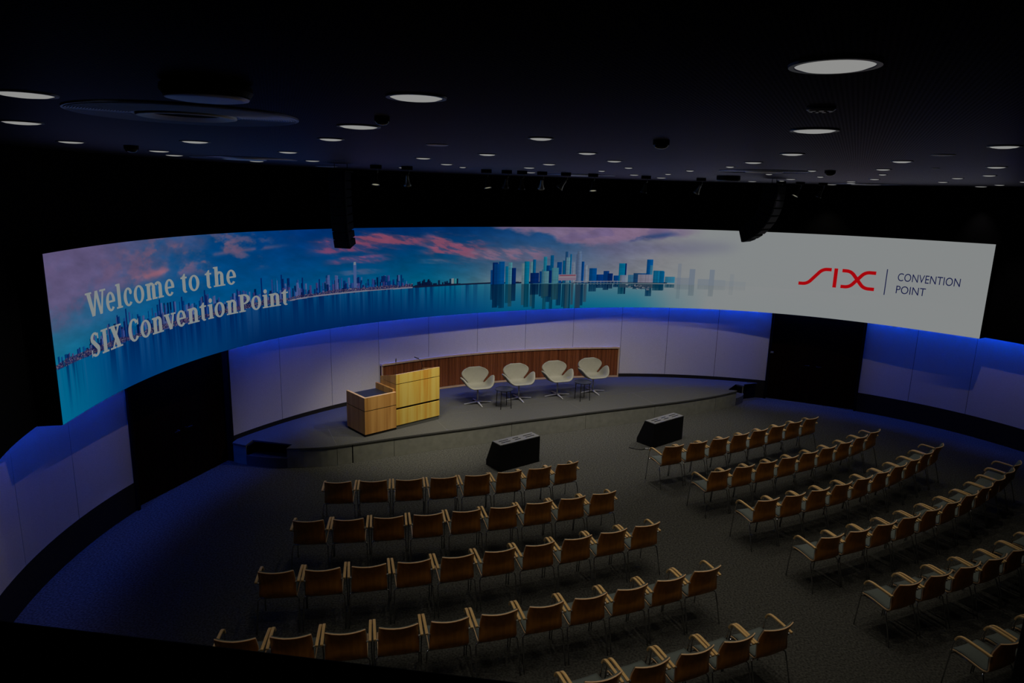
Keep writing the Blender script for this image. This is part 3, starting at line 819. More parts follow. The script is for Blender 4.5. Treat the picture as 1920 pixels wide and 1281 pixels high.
def place(name, polys, m, off=0.006, label=None):
    bm = bmesh.new()
    for pl in polys:
        vs_ = []
        for (x, y) in pl:
            a = sp(x, off); vs_.append(bm.verts.new((a[0], a[1], y)))
        try: bm.faces.new(vs_)
        except ValueError: pass
    me = bpy.data.meshes.new(name); bm.to_mesh(me); bm.free(); me.materials.append(m)
    o = bpy.data.objects.new(name, me); link(o, disp)
    if label: o['label'] = label
    return o
LN1 = [('W', 0.803, 1.285), ('e', 1.277, 1.495), ('l', 1.519, 1.664), ('c', 1.693, 1.909), ('o', 1.941, 2.189), ('m', 2.223, 2.646), ('e', 2.681, 2.907), ('t', 3.065, 3.218), ('o', 3.247, 3.497), ('t', 3.635, 3.792), ('h', 3.828, 4.097), ('e', 4.132, 4.357)]
LN2 = [('S', 0.821, 1.028), ('I', 1.077, 1.239), ('X', 1.277, 1.577), ('C', 1.727, 1.992), ('o', 2.024, 2.276), ('n', 2.31, 2.579), ('v', 2.601, 2.886), ('e', 2.9, 3.123), ('n', 3.163, 3.438), ('t', 3.459, 3.619), ('i', 3.647, 3.78), ('o', 3.807, 4.047), ('n', 4.089, 4.358), ('P', 4.382, 4.648), ('o', 4.673, 4.908), ('i', 4.942, 5.081), ('n', 5.095, 5.372), ('t', 5.395, 5.557)]
for LN, zb, cuts in ((LN1, 3.546, (7, 9, 12)), (LN2, 3.019, (3, 18))):
    k0 = 0
    for k1_ in cuts:
        P = []
        for ch, s0, s1 in LN[k0:k1_]:
            P += [[(s0 + x, zb + y) for x, y in pl] for pl in glyph(ch, s1 - s0)]
        place('word', P, M_TXT, label='pale serif word ' + ''.join(c[0] for c in LN[k0:k1_]))
        k0 = k1_
# red logo
def stroke(pts, wd, n=10, r=0.11):
    """thick polyline with rounded bends"""
    pts = [Vector(q) for q in pts]; out = [pts[0]]
    for i in range(1, len(pts) - 1):
        a = pts[i] + (pts[i - 1] - pts[i]).normalized() * r; c = pts[i] + (pts[i + 1] - pts[i]).normalized() * r
        for k in range(n + 1):
            t = k / n; out.append(a * (1 - t) ** 2 + pts[i] * 2 * t * (1 - t) + c * t * t)
    out.append(pts[-1]); P = []; L = []
    for i, q in enumerate(out):
        d = (out[min(i + 1, len(out) - 1)] - out[max(i - 1, 0)]).normalized(); nn = Vector((-d.y, d.x)) * wd / 2
        L.append((q + nn, q - nn))
    for a, c in zip(L, L[1:]): P.append([tuple(a[0]), tuple(c[0]), tuple(c[1]), tuple(a[1])])
    return P
zt_, zb_ = 3.598, 3.212
P = stroke([(18.645, zb_), (18.845, zb_), (19.165, zt_), (19.365, zt_)], 0.082)
P += G_rect(19.425, 19.508, zb_ - 0.041, zt_ + 0.041)
P += stroke([(19.605, zt_), (19.80, zt_), (20.11, zb_), (20.345, zb_)], 0.082)
P += stroke([(19.605, zb_), (19.80, zb_), (20.11, zt_), (20.345, zt_)], 0.082)
place('emblem', P, M_RED, label='red linked-letter emblem')
place('divider', G_rect(20.562, 20.583, 3.11, 3.716), M_NAVY, label='thin navy upright line')
def sans(body, s0, s1, zb, cap):
    cu = bpy.data.curves.new('caption', 'FONT'); cu.body = body; cu.size = 1.0; cu.resolution_u = 4
    ob = bpy.data.objects.new('caption', cu); COL.objects.link(ob)
    dg = bpy.context.evaluated_depsgraph_get(); me = bpy.data.meshes.new_from_object(ob.evaluated_get(dg))
    bpy.data.objects.remove(ob)
    xs = [v.co.x for v in me.vertices]; ys = [v.co.y for v in me.vertices]
    x0, x1, y0, y1 = min(xs), max(xs), min(ys), max(ys)
    for v in me.vertices:
        ss = s0 + (v.co.x - x0) / (x1 - x0) * (s1 - s0); zz = zb + (v.co.y - y0) / (y1 - y0) * cap
        a = sp(ss, 0.006); v.co = (a[0], a[1], zz)
    me.materials.clear(); me.materials.append(M_NAVY)
    o = bpy.data.objects.new('caption', me); link(o, disp); o['label'] = 'navy capital letters'
sans('CONVENTION', 20.81, 22.07, 3.466, 0.185)
sans('POINT', 20.81, 21.42, 3.176, 0.182)

# ------------------------------------------------------------------ audience chairs
def sweep_profile(bm, prof, halfw, thick, curve, nx=8, mi_face=0, mi_edge=0, mi_front=None):
    """sheet following prof [(y,z)], width 2*halfw(i), thickness to the front side"""
    n = len(prof)
    front, backv = [], []
    for i, (y, z) in enumerate(prof):
        a = prof[max(i - 1, 0)]; b2 = prof[min(i + 1, n - 1)]
        t = Vector((0, b2[0] - a[0], b2[1] - a[1])).normalized()
        nn = Vector((0, t.z, -t.y))    # towards the sitter (seat: up, back: forward) for profile running front->rear->up
        hw = halfw(i / (n - 1)); r1 = []; r2 = []
        for k in range(nx + 1):
            u = -1 + 2 * k / nx
            cv = curve(i / (n - 1)) * (u * u - 1)
            q = Vector((u * hw, y, z)) + Vector((0, cv if z > 0.5 else 0, cv * 0.6 if z <= 0.5 else 0))
            r1.append(bm.verts.new(q)); r2.append(bm.verts.new(q + nn * thick))
        backv.append(r1); front.append(r2)
    for i in range(n - 1):
        for k in range(nx):
            bm.faces.new((backv[i][k], backv[i][k + 1], backv[i + 1][k + 1], backv[i + 1][k])).material_index = mi_face
            bm.faces.new((front[i][k], front[i + 1][k], front[i + 1][k + 1], front[i][k + 1])).material_index = mi_face if mi_front is None else mi_front
        for k in (0, nx):
            bm.faces.new((backv[i][k], front[i][k], front[i + 1][k], backv[i + 1][k])).material_index = mi_edge
    for i in (0, n - 1):
        for k in range(nx):
            bm.faces.new((backv[i][k], backv[i][k + 1], front[i][k + 1], front[i][k])).material_index = mi_edge

# profile: front of the seat -> rear bend -> top of the back (origin below the top of the back, +Y is forward)
PROF = [(0.475, 0.430), (0.455, 0.442), (0.42, 0.449), (0.36, 0.450), (0.30, 0.445), (0.22, 0.434), (0.15, 0.424), (0.115, 0.424), (0.086, 0.434), (0.068, 0.452), (0.060, 0.478), (0.064, 0.525), (0.070, 0.575), (0.068, 0.635), (0.053, 0.70), (0.027, 0.765), (0.008, 0.808), (0.003, 0.82)]
def hw(u): return 0.212 + 0.004 * math.sin(pi * u) - 0.010 * max(0, u - 0.6) / 0.4
def cv(u): return 0.018 if u < 0.35 else 0.018 + 0.034 * min(1, (u - 0.35) / 0.4)

def make_chair():
    t = thing('armchair', 'x', 'chair')
    bm = bmesh.new()
    sweep_profile(bm, PROF, hw, 0.013, cv, mi_face=0, mi_edge=1, mi_front=1)
    sh = mk('plywood_shell', bm, [M_CHBACK, M_CHEDGE], t, smooth=False)
    for p_ in sh.data.polygons: p_.use_smooth = p_.material_index == 0
    bm = bmesh.new()
    pp = []
    for i, (y, z) in enumerate(PROF[1:-1]):
        i += 1
        a = PROF[i - 1]; b2 = PROF[i + 1]
        tt = Vector((0, b2[0] - a[0], b2[1] - a[1])).normalized(); nn = Vector((0, tt.z, -tt.y))
        pp.append((y + nn.y * 0.0142, z + nn.z * 0.0142))
    sweep_profile(bm, pp, lambda u: hw(u) - 0.011, 0.014, cv)
    mk('upholstery', bm, M_PAD, t, smooth=True)
    for sx in (-1, 1):
        # armrest: flat bar bending down at the front
        pr = [(0.045, 0.653), (0.10, 0.660), (0.20, 0.669), (0.30, 0.676), (0.345, 0.676), (0.378, 0.668), (0.402, 0.650), (0.416, 0.625), (0.424, 0.600)]
        bm = bmesh.new(); R = []
        xa, xb = sx * 0.228, sx * 0.259
        for i, (y, z) in enumerate(pr):
            a = pr[max(i - 1, 0)]; b2 = pr[min(i + 1, len(pr) - 1)]
            tt = Vector((0, b2[0] - a[0], b2[1] - a[1])).normalized(); nn = Vector((0, -tt.z, tt.y)) * 0.011
            R.append([bm.verts.new((xa, y - nn.y, z - nn.z)), bm.verts.new((xb, y - nn.y, z - nn.z)), bm.verts.new((xb, y + nn.y, z + nn.z)), bm.verts.new((xa, y + nn.y, z + nn.z))])
        for p_, q_ in zip(R, R[1:]):
            for k in range(4): bm.faces.new((p_[k], q_[k], q_[(k + 1) % 4], p_[(k + 1) % 4]))
        bm.faces.new(R[0]); bm.faces.new(R[-1][::-1])
        mk('armrest', bm, M_ARM, t, bevel=0.004)
        # front leg runs up under the armrest
        bm = bmesh.new()
        xf = sx * 0.243
        tube(bm, [(sx * 0.252, 0.487, 0.0), (sx * 0.247, 0.463, 0.30), (xf, 0.450, 0.44), (xf, 0.440, 0.53), (xf, 0.422, 0.598), (xf, 0.398, 0.636), (xf, 0.366, 0.655), (xf, 0.30, 0.660), (xf, 0.18, 0.653), (xf, 0.075, 0.645)], 0.0078, 7)
        mk('leg', bm, M_CHROME, t, smooth=True)
        bm = bmesh.new()
        tube(bm, [(sx * 0.249, -0.013, 0.0), (sx * 0.243, 0.062, 0.28), (sx * 0.238, 0.095, 0.385), (sx * 0.226, 0.108, 0.402), (sx * 0.205, 0.112, 0.407)], 0.0078, 7)
        mk('leg', bm, M_CHROME, t, smooth=True)
        bm = bmesh.new()
        tube(bm, [(sx * 0.247, 0.085, 0.640), (sx * 0.232, 0.070, 0.640), (sx * 0.206, 0.058, 0.640)], 0.010, 7)
        mk('back_bracket', bm, M_SATIN, t, smooth=True)
    bm = bmesh.new()
    tube(bm, [(-0.205, 0.112, 0.407), (0.205, 0.112, 0.407)], 0.0078, 7)
    tube(bm, [(-0.247, 0.449, 0.425), (-0.20, 0.445, 0.423), (0.20, 0.445, 0.423), (0.247, 0.449, 0.425)], 0.0075, 7)
    for sx in (-1, 1): tube(bm, [(sx * 0.19, 0.112, 0.407), (sx * 0.19, 0.28, 0.418), (sx * 0.19, 0.445, 0.423)], 0.0075, 7)
    mk('seat_frame', bm, M_CHROME, t, smooth=True)
    return t

def dup(root):
    r = root.copy(); COL.objects.link(r)
    for ch in list(root.children):
        c_ = ch.copy(); COL.objects.link(c_); c_.parent = r
        for g_ in ch.children:
            d_ = g_.copy(); COL.objects.link(d_); d_.parent = c_
    return r

CHAIRS = {
    'L1': [(-2.632, 9.838, 7.4), (-2.096, 9.913, 8.9), (-1.556, 10.005, 10.9), (-1.020, 10.116, 13.1), (-0.490, 10.251, 15.7), (0.026, 10.414, 18.7), (0.526, 10.608, 22.2), (1.004, 10.838, 26.1)],
    'L2': [(-2.711, 8.562, 6.6), (-2.179, 8.634, 8.8), (-1.645, 8.730, 10.9), (-1.109, 8.848, 12.9), (-0.576, 8.986, 14.9), (-0.047, 9.143, 16.8), (0.473, 9.316, 18.6), (0.982, 9.504, 20.4), (1.477, 9.705, 22.2)],
    'L3': [(-2.714, 7.282, 7.8), (-2.181, 7.363, 10.6), (-1.650, 7.470, 13.1), (-1.121, 7.600, 15.3), (-0.596, 7.749, 17.3), (-0.075, 7.917, 19.0), (0.441, 8.100, 20.4), (0.951, 8.295, 21.6), (1.454, 8.500, 22.6), (1.950, 8.713, 23.3)],
    'L4': [(-2.695, 6.032, 5.2), (-2.160, 6.105, 8.1), (-1.628, 6.199, 10.7), (-1.099, 6.313, 13.1), (-0.573, 6.446, 15.3), (-0.051, 6.598, 17.3), (0.466, 6.768, 19.0), (0.977, 6.953, 20.5), (1.483, 7.155, 21.8), (1.983, 7.370, 22.9), (2.476, 7.600, 23.8)],
    'L5': [(0.453, 5.420, 22.5), (0.954, 5.628, 23.5), (1.458, 5.845, 23.5), (1.954, 6.058, 23.5), (2.443, 6.268, 23.5), (2.924, 6.474, 23.5)],
    'R1': [(3.019, 11.790, 22.5), (3.518, 12.013, 24.9), (4.005, 12.259, 27.0), (4.480, 12.523, 28.6), (4.946, 12.797, 29.9), (5.405, 13.076, 30.6), (5.857, 13.352, 31.0), (6.305, 13.619, 30.9)],
    'R2': [(3.545, 10.697, 23.9), (4.025, 10.915, 24.7), (4.503, 11.148, 25.8), (4.979, 11.396, 27.2), (5.451, 11.661, 28.9), (5.916, 11.943, 31.0), (6.374, 12.243, 33.4), (6.821, 12.563, 36.1), (7.256, 12.902, 39.1)],
    'R3': [(3.956, 9.623, 21.6), (4.444, 9.823, 23.9), (4.929, 10.047, 26.1), (5.409, 10.294, 28.3), (5.882, 10.561, 30.6), (6.346, 10.849, 32.8), (6.799, 11.154, 35.1), (7.241, 11.476, 37.5), (7.668, 11.813, 39.9), (8.079, 12.164, 42.4)],
    'R4': [(4.425, 8.524, 21.8), (4.905, 8.725, 24.0), (5.391, 8.949, 26.1), (5.879, 9.194, 28.2), (6.365, 9.458, 30.2), (6.843, 9.742, 32.2), (7.311, 10.042, 34.2), (7.763, 10.357, 36.3), (8.195, 10.686, 38.3), (8.602, 11.027, 40.5), (8.981, 11.379, 42.8)],
    'R5': [(4.868, 7.419, 23.5), (5.369, 7.639, 24.5), (5.867, 7.858, 25.5), (6.362, 8.076, 26.5), (6.843, 8.326, 28.5), (7.315, 8.594, 30.5), (7.778, 8.877, 32.5), (8.230, 9.177, 34.5)],
    'R6': [(5.330, 6.350, 23.5), (5.828, 6.566, 23.5), (6.325, 6.783, 23.5)],
}
ORD = ['', 'first', 'second', 'third', 'fourth', 'fifth', 'sixth', 'seventh', 'eighth', 'ninth', 'tenth', 'eleventh', 'twelfth', 'thirteenth', 'fourteenth', 'fifteenth', 'sixteenth', 'seventeenth', 'eighteenth', 'nineteenth', 'twentieth']
proto = make_chair()
used = False
for key, lst in CHAIRS.items():
    side = 'left' if key[0] == 'L' else 'right'
    row = int(key[1])
    for i, (x, y, a) in enumerate(lst):
        k = (len(lst) - i) if side == 'left' else i + 1
        ch = dup(proto) if used else proto
        used = True
        ch.location = (x, y, 0); ch.rotation_euler = (0, 0, D(a))
        place_ = 'aisle-end wooden armchair' if k == 1 else f'wooden armchair, {ORD[k]} from the aisle'
        ch['label'] = f'{place_}, {ORD[row]} row from the stage, {side} seating block'
        ch['category'] = 'chair'
        ch['group'] = f'wooden armchairs in the {side} seating block'

# ------------------------------------------------------------------ white swivel chairs on the stage
def swan_chair():
    t = thing('swivel_lounge_chair', 'x', 'armchair')
    # rows: (y, z, half arc length, flat part, arm bend (deg), wing sweep back)
    rows = [(0.290, 0.412, 0.19, 0.20, 5, 0.0), (0.290, 0.430, 0.29, 0.24, 20, -0.02), (0.24, 0.422, 0.385, 0.24, 50, -0.03), (0.15, 0.402, 0.475, 0.24, 62, -0.04), (0.06, 0.388, 0.535, 0.24, 64, -0.05), (-0.03, 0.384, 0.530, 0.24, 64, -0.05), (-0.10, 0.388, 0.44, 0.23, 60, -0.04),
            (-0.150, 0.402, 0.26, 0.20, 35, -0.01), (-0.185, 0.435, 0.195, 0.18, 8, 0.0), (-0.207, 0.485, 0.205, 0.15, 8, 0.03), (-0.226, 0.550, 0.265, 0.15, 8, 0.05), (-0.243, 0.620, 0.325, 0.15, 10, 0.06), (-0.258, 0.685, 0.345, 0.15, 10, 0.06), (-0.270, 0.742, 0.305, 0.15, 8, 0.05), (-0.278, 0.790, 0.225, 0.14, 5, 0.04), (-0.284, 0.815, 0.12, 0.08, 0, 0.0)]
    NX = 16
    bm = bmesh.new(); G = []
    for ri, (y, z, L, fl, bend, swp) in enumerate(rows):
        row = []
        for k in range(NX + 1):
            u = -1 + 2 * k / NX; sgn = 1 if u >= 0 else -1; al = abs(u) * L
            steps = 10; x = 0; zz = 0
            for q in range(steps):
                d_ = al * (q + 0.5) / steps
                ang = 0 if d_ < fl * 0.6 else bend * min(1, (d_ - fl * 0.6) / 0.16)
                if bend > 40 and d_ > 0.36: ang = bend * (1 - 0.45 * min(1, (d_ - 0.36) / 0.14))
                x += math.cos(D(ang)) * al / steps; zz += math.sin(D(ang)) * al / steps
            if ri >= 8:      # back: bow forwards at the sides
                row.append(bm.verts.new((sgn * x, y + swp * (abs(u) ** 2) * 1.0, z)))
            else:
                row.append(bm.verts.new((sgn * x, y + swp * (abs(u) ** 2) * (al / 0.5), z + zz)))
        G.append(row)
    for a, c_ in zip(G, G[1:]):
        for k in range(NX): bm.faces.new((a[k], a[k + 1], c_[k + 1], c_[k]))
    sh = mk('seat_shell', bm, M_WHITE, t, smooth=True)
    md = sh.modifiers.new('thick', 'SOLIDIFY'); md.thickness = 0.045; md.offset = 0
    md = sh.modifiers.new('sub', 'SUBSURF'); md.levels = 2; md.render_levels = 2
    bm = bmesh.new()
    tube(bm, [(0, 0.02, 0.045), (0, 0.02, 0.20), (0, 0.02, 0.372)], [0.017, 0.015, 0.02], 12)
    mk('column', bm, M_SATIN, t, smooth=True)
    bm = bmesh.new()
    box(bm, -0.09, 0.09, -0.07, 0.11, 0.358, 0.372)
    mk('seat_plate', bm, M_SATIN, t)
    for k in range(4):
        bm = bmesh.new()
        M = Matrix.Translation((0, 0.02, 0)) @ Matrix.Rotation(D(22 - 201 + 90 * k), 4, 'Z')
        vs_ = [(0.0, -0.02, 0.03), (0.0, 0.02, 0.03), (0.0, 0.02, 0.058), (0.0, -0.02, 0.058), (0.33, -0.013, 0.0), (0.33, 0.013, 0.0), (0.33, 0.013, 0.020), (0.33, -0.013, 0.020)]
        v = [bm.verts.new(M @ Vector(q)) for q in vs_]
        for f_ in ((0, 1, 2, 3), (4, 7, 6, 5), (0, 4, 5, 1), (1, 5, 6, 2), (2, 6, 7, 3), (3, 7, 4, 0)): bm.faces.new([v[i] for i in f_])
        mk('foot_arm', bm, M_SATIN, t, bevel=0.004)
    return t
SW = [(-0.773, 15.345, 'leftmost'), (0.185, 15.765, 'second from left'), (1.13, 16.14, 'third from left'), (2.05, 16.545, 'rightmost')]
sw0 = swan_chair()
for i, (x, y, nm) in enumerate(SW):
    c_ = sw0 if i == 0 else dup(sw0)
    c_.location = (x, y, STAGE + 0.002); c_.rotation_euler = (0, 0, D(180 + 21))
    c_['label'] = f'white swivel lounge chair with curved arms, {nm} of four on the stage'
    c_['category'] = 'armchair'; c_['group'] = 'white swivel chairs on the stage'

def side_table():
    t = thing('side_table', 'x', 'table')
    bm = bmesh.new(); lathe(bm, [(0, 0.432), (0.205, 0.432), (0.212, 0.438), (0.212, 0.452), (0.205, 0.452), (0.203, 0.444), (0, 0.444)], 36)
    mk('tabletop', bm, M_TABLE, t)
    for k in range(4):
        an = D(45 + 90 * k)
        bm = bmesh.new(); tube(bm, [(0.185 * math.cos(an), 0.185 * math.sin(an), 0), (0.165 * math.cos(an), 0.165 * math.sin(an), 0.431)], 0.009, 8)
        mk('leg', bm, M_LEG, t)
    return t
tb = side_table()
for i, (x, y, a, nm) in enumerate(((-0.153, 15.07, 25, 'round black side table between the two left white chairs'), (1.727, 15.85, 25, 'round black side table between the two right white chairs'))):
    c_ = tb if i == 0 else dup(tb)
    c_.location = (x, y, STAGE + 0.002); c_.rotation_euler = (0, 0, D(a)); c_['label'] = nm; c_['category'] = 'table'; c_['group'] = 'side tables on the stage'

# ------------------------------------------------------------------ lectern and low desk
ANG = D(42.6)
def frame_at(x, y, z, a):
    return (x, y, z), a
# local x runs along the front (left to right), local y towards the back
desk = thing('lectern_desk', 'low amber wood desk with recessed dark top left of the tall lectern', 'desk', (-2.872, 12.893, STAGE + 0.002), ANG)
DW, DD, DH = 0.735, 0.715, 0.805
def carcass(root, W_, D_, zs, hgt, m, lower_cut=None):
    pass
bm = bmesh.new(); box(bm, 0.012, DW - 0.002, 0.012, DD - 0.012, 0, 0.048); mk('plinth', bm, M_BASE, desk)
bm = bmesh.new(); box(bm, 0.008, DW - 0.004, 0.008, DD - 0.008, 0.05, 0.60); mk('carcass', bm, M_BASE, desk)
bm = bmesh.new(); box(bm, 0, DW - 0.004, -0.0, 0.007, 0.05, 0.524); mk('front_panel', bm, M_DESK, desk)
bm = bmesh.new(); box(bm, 0, 0.0075, 0.0075, DD, 0.05, 0.524); mk('side_panel', bm, M_DESK, desk)
bm = bmesh.new()
box(bm, 0, DW - 0.004, 0, 0.05, 0.541, DH); box(bm, 0, 0.05, 0.0505, DD, 0.541, DH)
mk('top_frame', bm, M_DESK, desk)
bm = bmesh.new(); box(bm, 0, DW - 0.004, -0.0, 0.05, DH + 0.0005, DH + 0.004); box(bm, 0, 0.05, 0.0505, DD, DH + 0.0005, DH + 0.004); mk('top_edging', bm, M_TRIM, desk)
bm = bmesh.new(); box(bm, DW - 0.05, DW - 0.004, 0.0505, DD, 0.541, DH + 0.06); mk('end_upstand', bm, M_DESK, desk)
bm = bmesh.new(); box(bm, 0.051, DW - 0.052, 0.051, DD, 0.62, 0.735); mk('recessed_top', bm, M_TABLE, desk)

tall = thing('lectern', 'tall pale yellow wood lectern at the left of the stage', 'lectern', (-2.872 + DW * math.cos(ANG), 12.893 + DW * math.sin(ANG), STAGE + 0.002), ANG)
TW, TD, TH = 1.09, 0.60, 1.165
bm = bmesh.new(); box(bm, 0.004, TW - 0.012, 0.012, TD - 0.02, 0, 0.085); mk('plinth', bm, M_EDGE, tall)
bm = bmesh.new(); box(bm, 0.006, TW - 0.008, 0.02, TD - 0.008, 0.087, 0.90); mk('carcass', bm, M_BASE, tall)
bm = bmesh.new(); box(bm, 0, TW, 0, 0.018, 0.087, 0.420); mk('lower_front_panel', bm, M_LECT, tall)
bm = bmesh.new(); box(bm, 0, TW, 0, 0.018, 0.465, 0.957); mk('middle_front_panel', bm, M_LECT, tall)
bm = bmesh.new(); box(bm, 0, TW, 0, 0.018, 0.973, TH); mk('upper_front_panel', bm, M_LECT, tall)
def side(x0, x1, z0, zf, zr, name):
    bm = bmesh.new()
    P_ = [(0.0185, z0), (TD, z0), (TD, zr), (0.0185, zf)]
    a = [bm.verts.new((x0, y, z)) for y, z in P_]; c_ = [bm.verts.new((x1, y, z)) for y, z in P_]
    bm.faces.new(a); bm.faces.new(c_[::-1])
    for i in range(4): bm.faces.new((a[i], a[(i + 1) % 4], c_[(i + 1) % 4], c_[i]))
    mk(name, bm, M_DESK, tall)
side(0, 0.018, 0.970, TH, 1.02, 'upper_side_panel'); side(0, 0.0055, 0.087, 0.962, 0.962, 'lower_side_panel')
side(TW - 0.018, TW, 0.970, TH, 1.02, 'upper_side_panel'); side(TW - 0.0055, TW, 0.087, 0.962, 0.962, 'lower_side_panel')
bm = bmesh.new()
v = [bm.verts.new(q) for q in ((0.0185, 0.0185, TH - 0.055), (TW - 0.0185, 0.0185, TH - 0.055), (TW - 0.0185, TD, 0.985), (0.0185, TD, 0.985), (0.0185, 0.0185, TH - 0.075), (TW - 0.0185, 0.0185, TH - 0.075), (TW - 0.0185, TD, 0.965), (0.0185, TD, 0.965))]
for f_ in ((0, 1, 2, 3), (4, 7, 6, 5), (0, 4, 5, 1), (1, 5, 6, 2), (2, 6, 7, 3), (3, 7, 4, 0)): bm.faces.new([v[i] for i in f_])
mk('desk_surface', bm, M_TOPGREY, tall)
bm = bmesh.new(); box(bm, 0, TW, 0.0, 0.02, TH + 0.0005, TH + 0.004); mk('top_edging', bm, M_TRIM, tall)

def mic(xl, yl, zb, pts, label):
    M = Matrix.Translation(tall.location) @ Matrix.Rotation(ANG, 4, 'Z')
    p0 = M @ Vector((xl, yl, zb))
    t = thing('gooseneck_microphone', label, 'microphone', p0, ANG, 'lectern microphones')
    bm = bmesh.new(); lathe(bm, [(0, 0), (0.03, 0), (0.03, 0.012), (0.012, 0.02), (0, 0.02)], 16); mk('foot', bm, M_LEG, t)
    bm = bmesh.new(); tube(bm, [(0, 0, 0.018)] + pts[:-1], 0.0045, 6); mk('neck', bm, M_LEG, t, smooth=True)
    bm = bmesh.new(); tube(bm, [pts[-2], pts[-1]], 0.011, 8); mk('capsule', bm, M_LEG, t, smooth=True)
mic(0.10, 0.16, 1.088, [(0, 0, 0.10), (0, 0.0, 0.24), (0.0, 0.0, 0.31), (0.02, 0.02, 0.37)], 'thin upright gooseneck microphone at the left end of the lectern')
mic(0.80, 0.16, 1.088, [(-0.02, 0.02, 0.12), (-0.05, 0.05, 0.22), (-0.08, 0.08, 0.27), (-0.17, 0.11, 0.31)], 'gooseneck microphone bent sideways at the right end of the lectern')
bm = bmesh.new(); box(bm, 0, 0.16, 0, 0.10, 0, 0.012)
pd = mk('name_card_tray', bm, M_STEEL); M = Matrix.Translation(tall.location) @ Matrix.Rotation(ANG, 4, 'Z')
pd.location = M @ Vector((0.74, 0.22, 1.100)); pd.rotation_euler = (-0.28, 0, ANG)
tag(pd, 'small silver tray on the right end of the lectern top', 'tray')

# ------------------------------------------------------------------ floor monitors facing the stage
def monitor(x, y, a, label):
    t = thing('floor_monitor', label, 'floor monitor', (x, y, 0), a, 'floor monitors in front of the stage')
    W_ = 0.975; H_ = 0.535
    bm = bmesh.new()
    pf = [(0, 0), (0.47, 0), (0.47, 0.10), (0.28, H_), (0, H_)]
    a_ = [bm.verts.new((0, yy, zz)) for yy, zz in pf]; c_ = [bm.verts.new((W_, yy, zz)) for yy, zz in pf]
    bm.faces.new(a_); bm.faces.new(c_[::-1])
    for i in range(5): bm.faces.new((a_[i], a_[(i + 1) % 5], c_[(i + 1) % 5], c_[i]))
    mk('cabinet', bm, M_BLACKP, t, bevel=0.006)
    bm = bmesh.new(); box(bm, 0.008, W_ - 0.008, 0.006, 0.272, H_ + 0.0005, H_ + 0.010); tp = mk('top_plate', bm, M_TOPGREY, t)
    bm = bmesh.new()
    for x0, x1 in ((0.09, 0.31), (0.42, 0.56), (0.68, 0.90)):
        for y0 in (0.085, 0.165): box(bm, x0, x1, y0, y0 + 0.026, H_ + 0.0105, H_ + 0.012)
    mk('vent_slots', bm, M_BLACK, tp)
    bm = bmesh.new()
    P_ = [(0.03, 0.4505, 0.1555), (W_ - 0.03, 0.4505, 0.1555), (W_ - 0.03, 0.2955, 0.512), (0.03, 0.2955, 0.512)]
    off = Vector((0, 0.008, 0.0035))
    v = [bm.verts.new(Vector(q)) for q in P_] + [bm.verts.new(Vector(q) + off) for q in P_]
    for f_ in ((0, 1, 2, 3), (4, 7, 6, 5), (0, 4, 5, 1), (1, 5, 6, 2), (2, 6, 7, 3), (3, 7, 4, 0)): bm.faces.new([v[i] for i in f_])
    mk('display', bm, M_TABLE, t)
    return t
monitor(-0.166, 12.282, D(37.2), 'black wedge floor monitor in front of the stage, left of the aisle')
monitor(3.069, 13.775, D(39.0), 'black wedge floor monitor in front of the stage, behind the right seating block')
pl = thing('cable_plug', 'silver plugs and black cable at the foot of the right floor monitor', 'cable', (2.91, 13.70, 0))
bm = bmesh.new(); box(bm, -0.03, 0.03, -0.02, 0.02, 0, 0.03); box(bm, 0.05, 0.085, -0.02, 0.02, 0, 0.028); mk('plug', bm, M_SATIN, pl, bevel=0.004)
bm = bmesh.new(); tube(bm, [(-0.03, 0, 0.012), (-0.12, -0.05, 0.008), (-0.22, -0.02, 0.008), (-0.36, 0.06, 0.008)], 0.008, 6); mk('cord', bm, M_LEG, pl, smooth=True)

# ------------------------------------------------------------------ ceiling downlights
LIGHTS = [(-2.15, 3.13, 0.299), (-3.25, 4.67, 0.347), (-4.33, 6.88, 0.34), (-2.86, 6.3, 0.286), (-4.23, 8.36, 0.324), (-4.6, 9.49, 0.33), (-2.52, 7.79, 0.199), (-4.05, 10.99, 0.326), (-2.95, 10.2, 0.206), (-1.44, 5.49, 0.178), (-0.41, 2.89, 0.213), (-0.96, 4.31, 0.231), (-0.3, 7.15, 0.172), (-1.11, 8.39, 0.179), (-1.01, 10.17, 0.179), (-0.86, 11.26, 0.113), (0.16, 4.86, 0.156), (0.64, 6.47, 0.165), (1.08, 7.85, 0.165), (0.42, 9.2, 0.17), (0.19, 10.69, 0.172), (0.27, 13.25, 0.185), (1.53, 9.66, 0.115), (1.36, 11.27, 0.113), (2.17, 13, 0.173), (-1.96, 12.35, 0.215), (3.01, 14.63, 0.202), (0.86, 1.99, 0.208), (1.58, 3.81, 0.216), (2.25, 5.81, 0.17), (2.45, 7.34, 0.173), (2.56, 8.49, 0.101), (2.49, 10.14, 0.117), (2.58, 12.01, 0.112), (3.77, 9.02, 0.106), (3.83, 10.71, 0.106), (4.87, 11.31, 0.105), (5.11, 13.13, 0.176), (5.45, 14.47, 0.117), (5.24, 15.65, 0.197), (7.5, 16.74, 0.243), (6.48, 13.64, 0.171), (7.07, 14.88, 0.185), (6, 11.82, 0.153), (5, 9.65, 0.103), (4.21, 8.13, 0.152), (3.5, 6.45, 0.162), (3.08, 4.51, 0.165), (4.73, 6.99, 0.164), (6.05, 9.05, 0.152), (6.45, 10.33, 0.153), (7.51, 12.42, 0.158), (9.23, 16.21, 0.281), (9.83, 14.9, 0.255), (9.13, 13.32, 0.171), (8.01, 11.15, 0.103)]
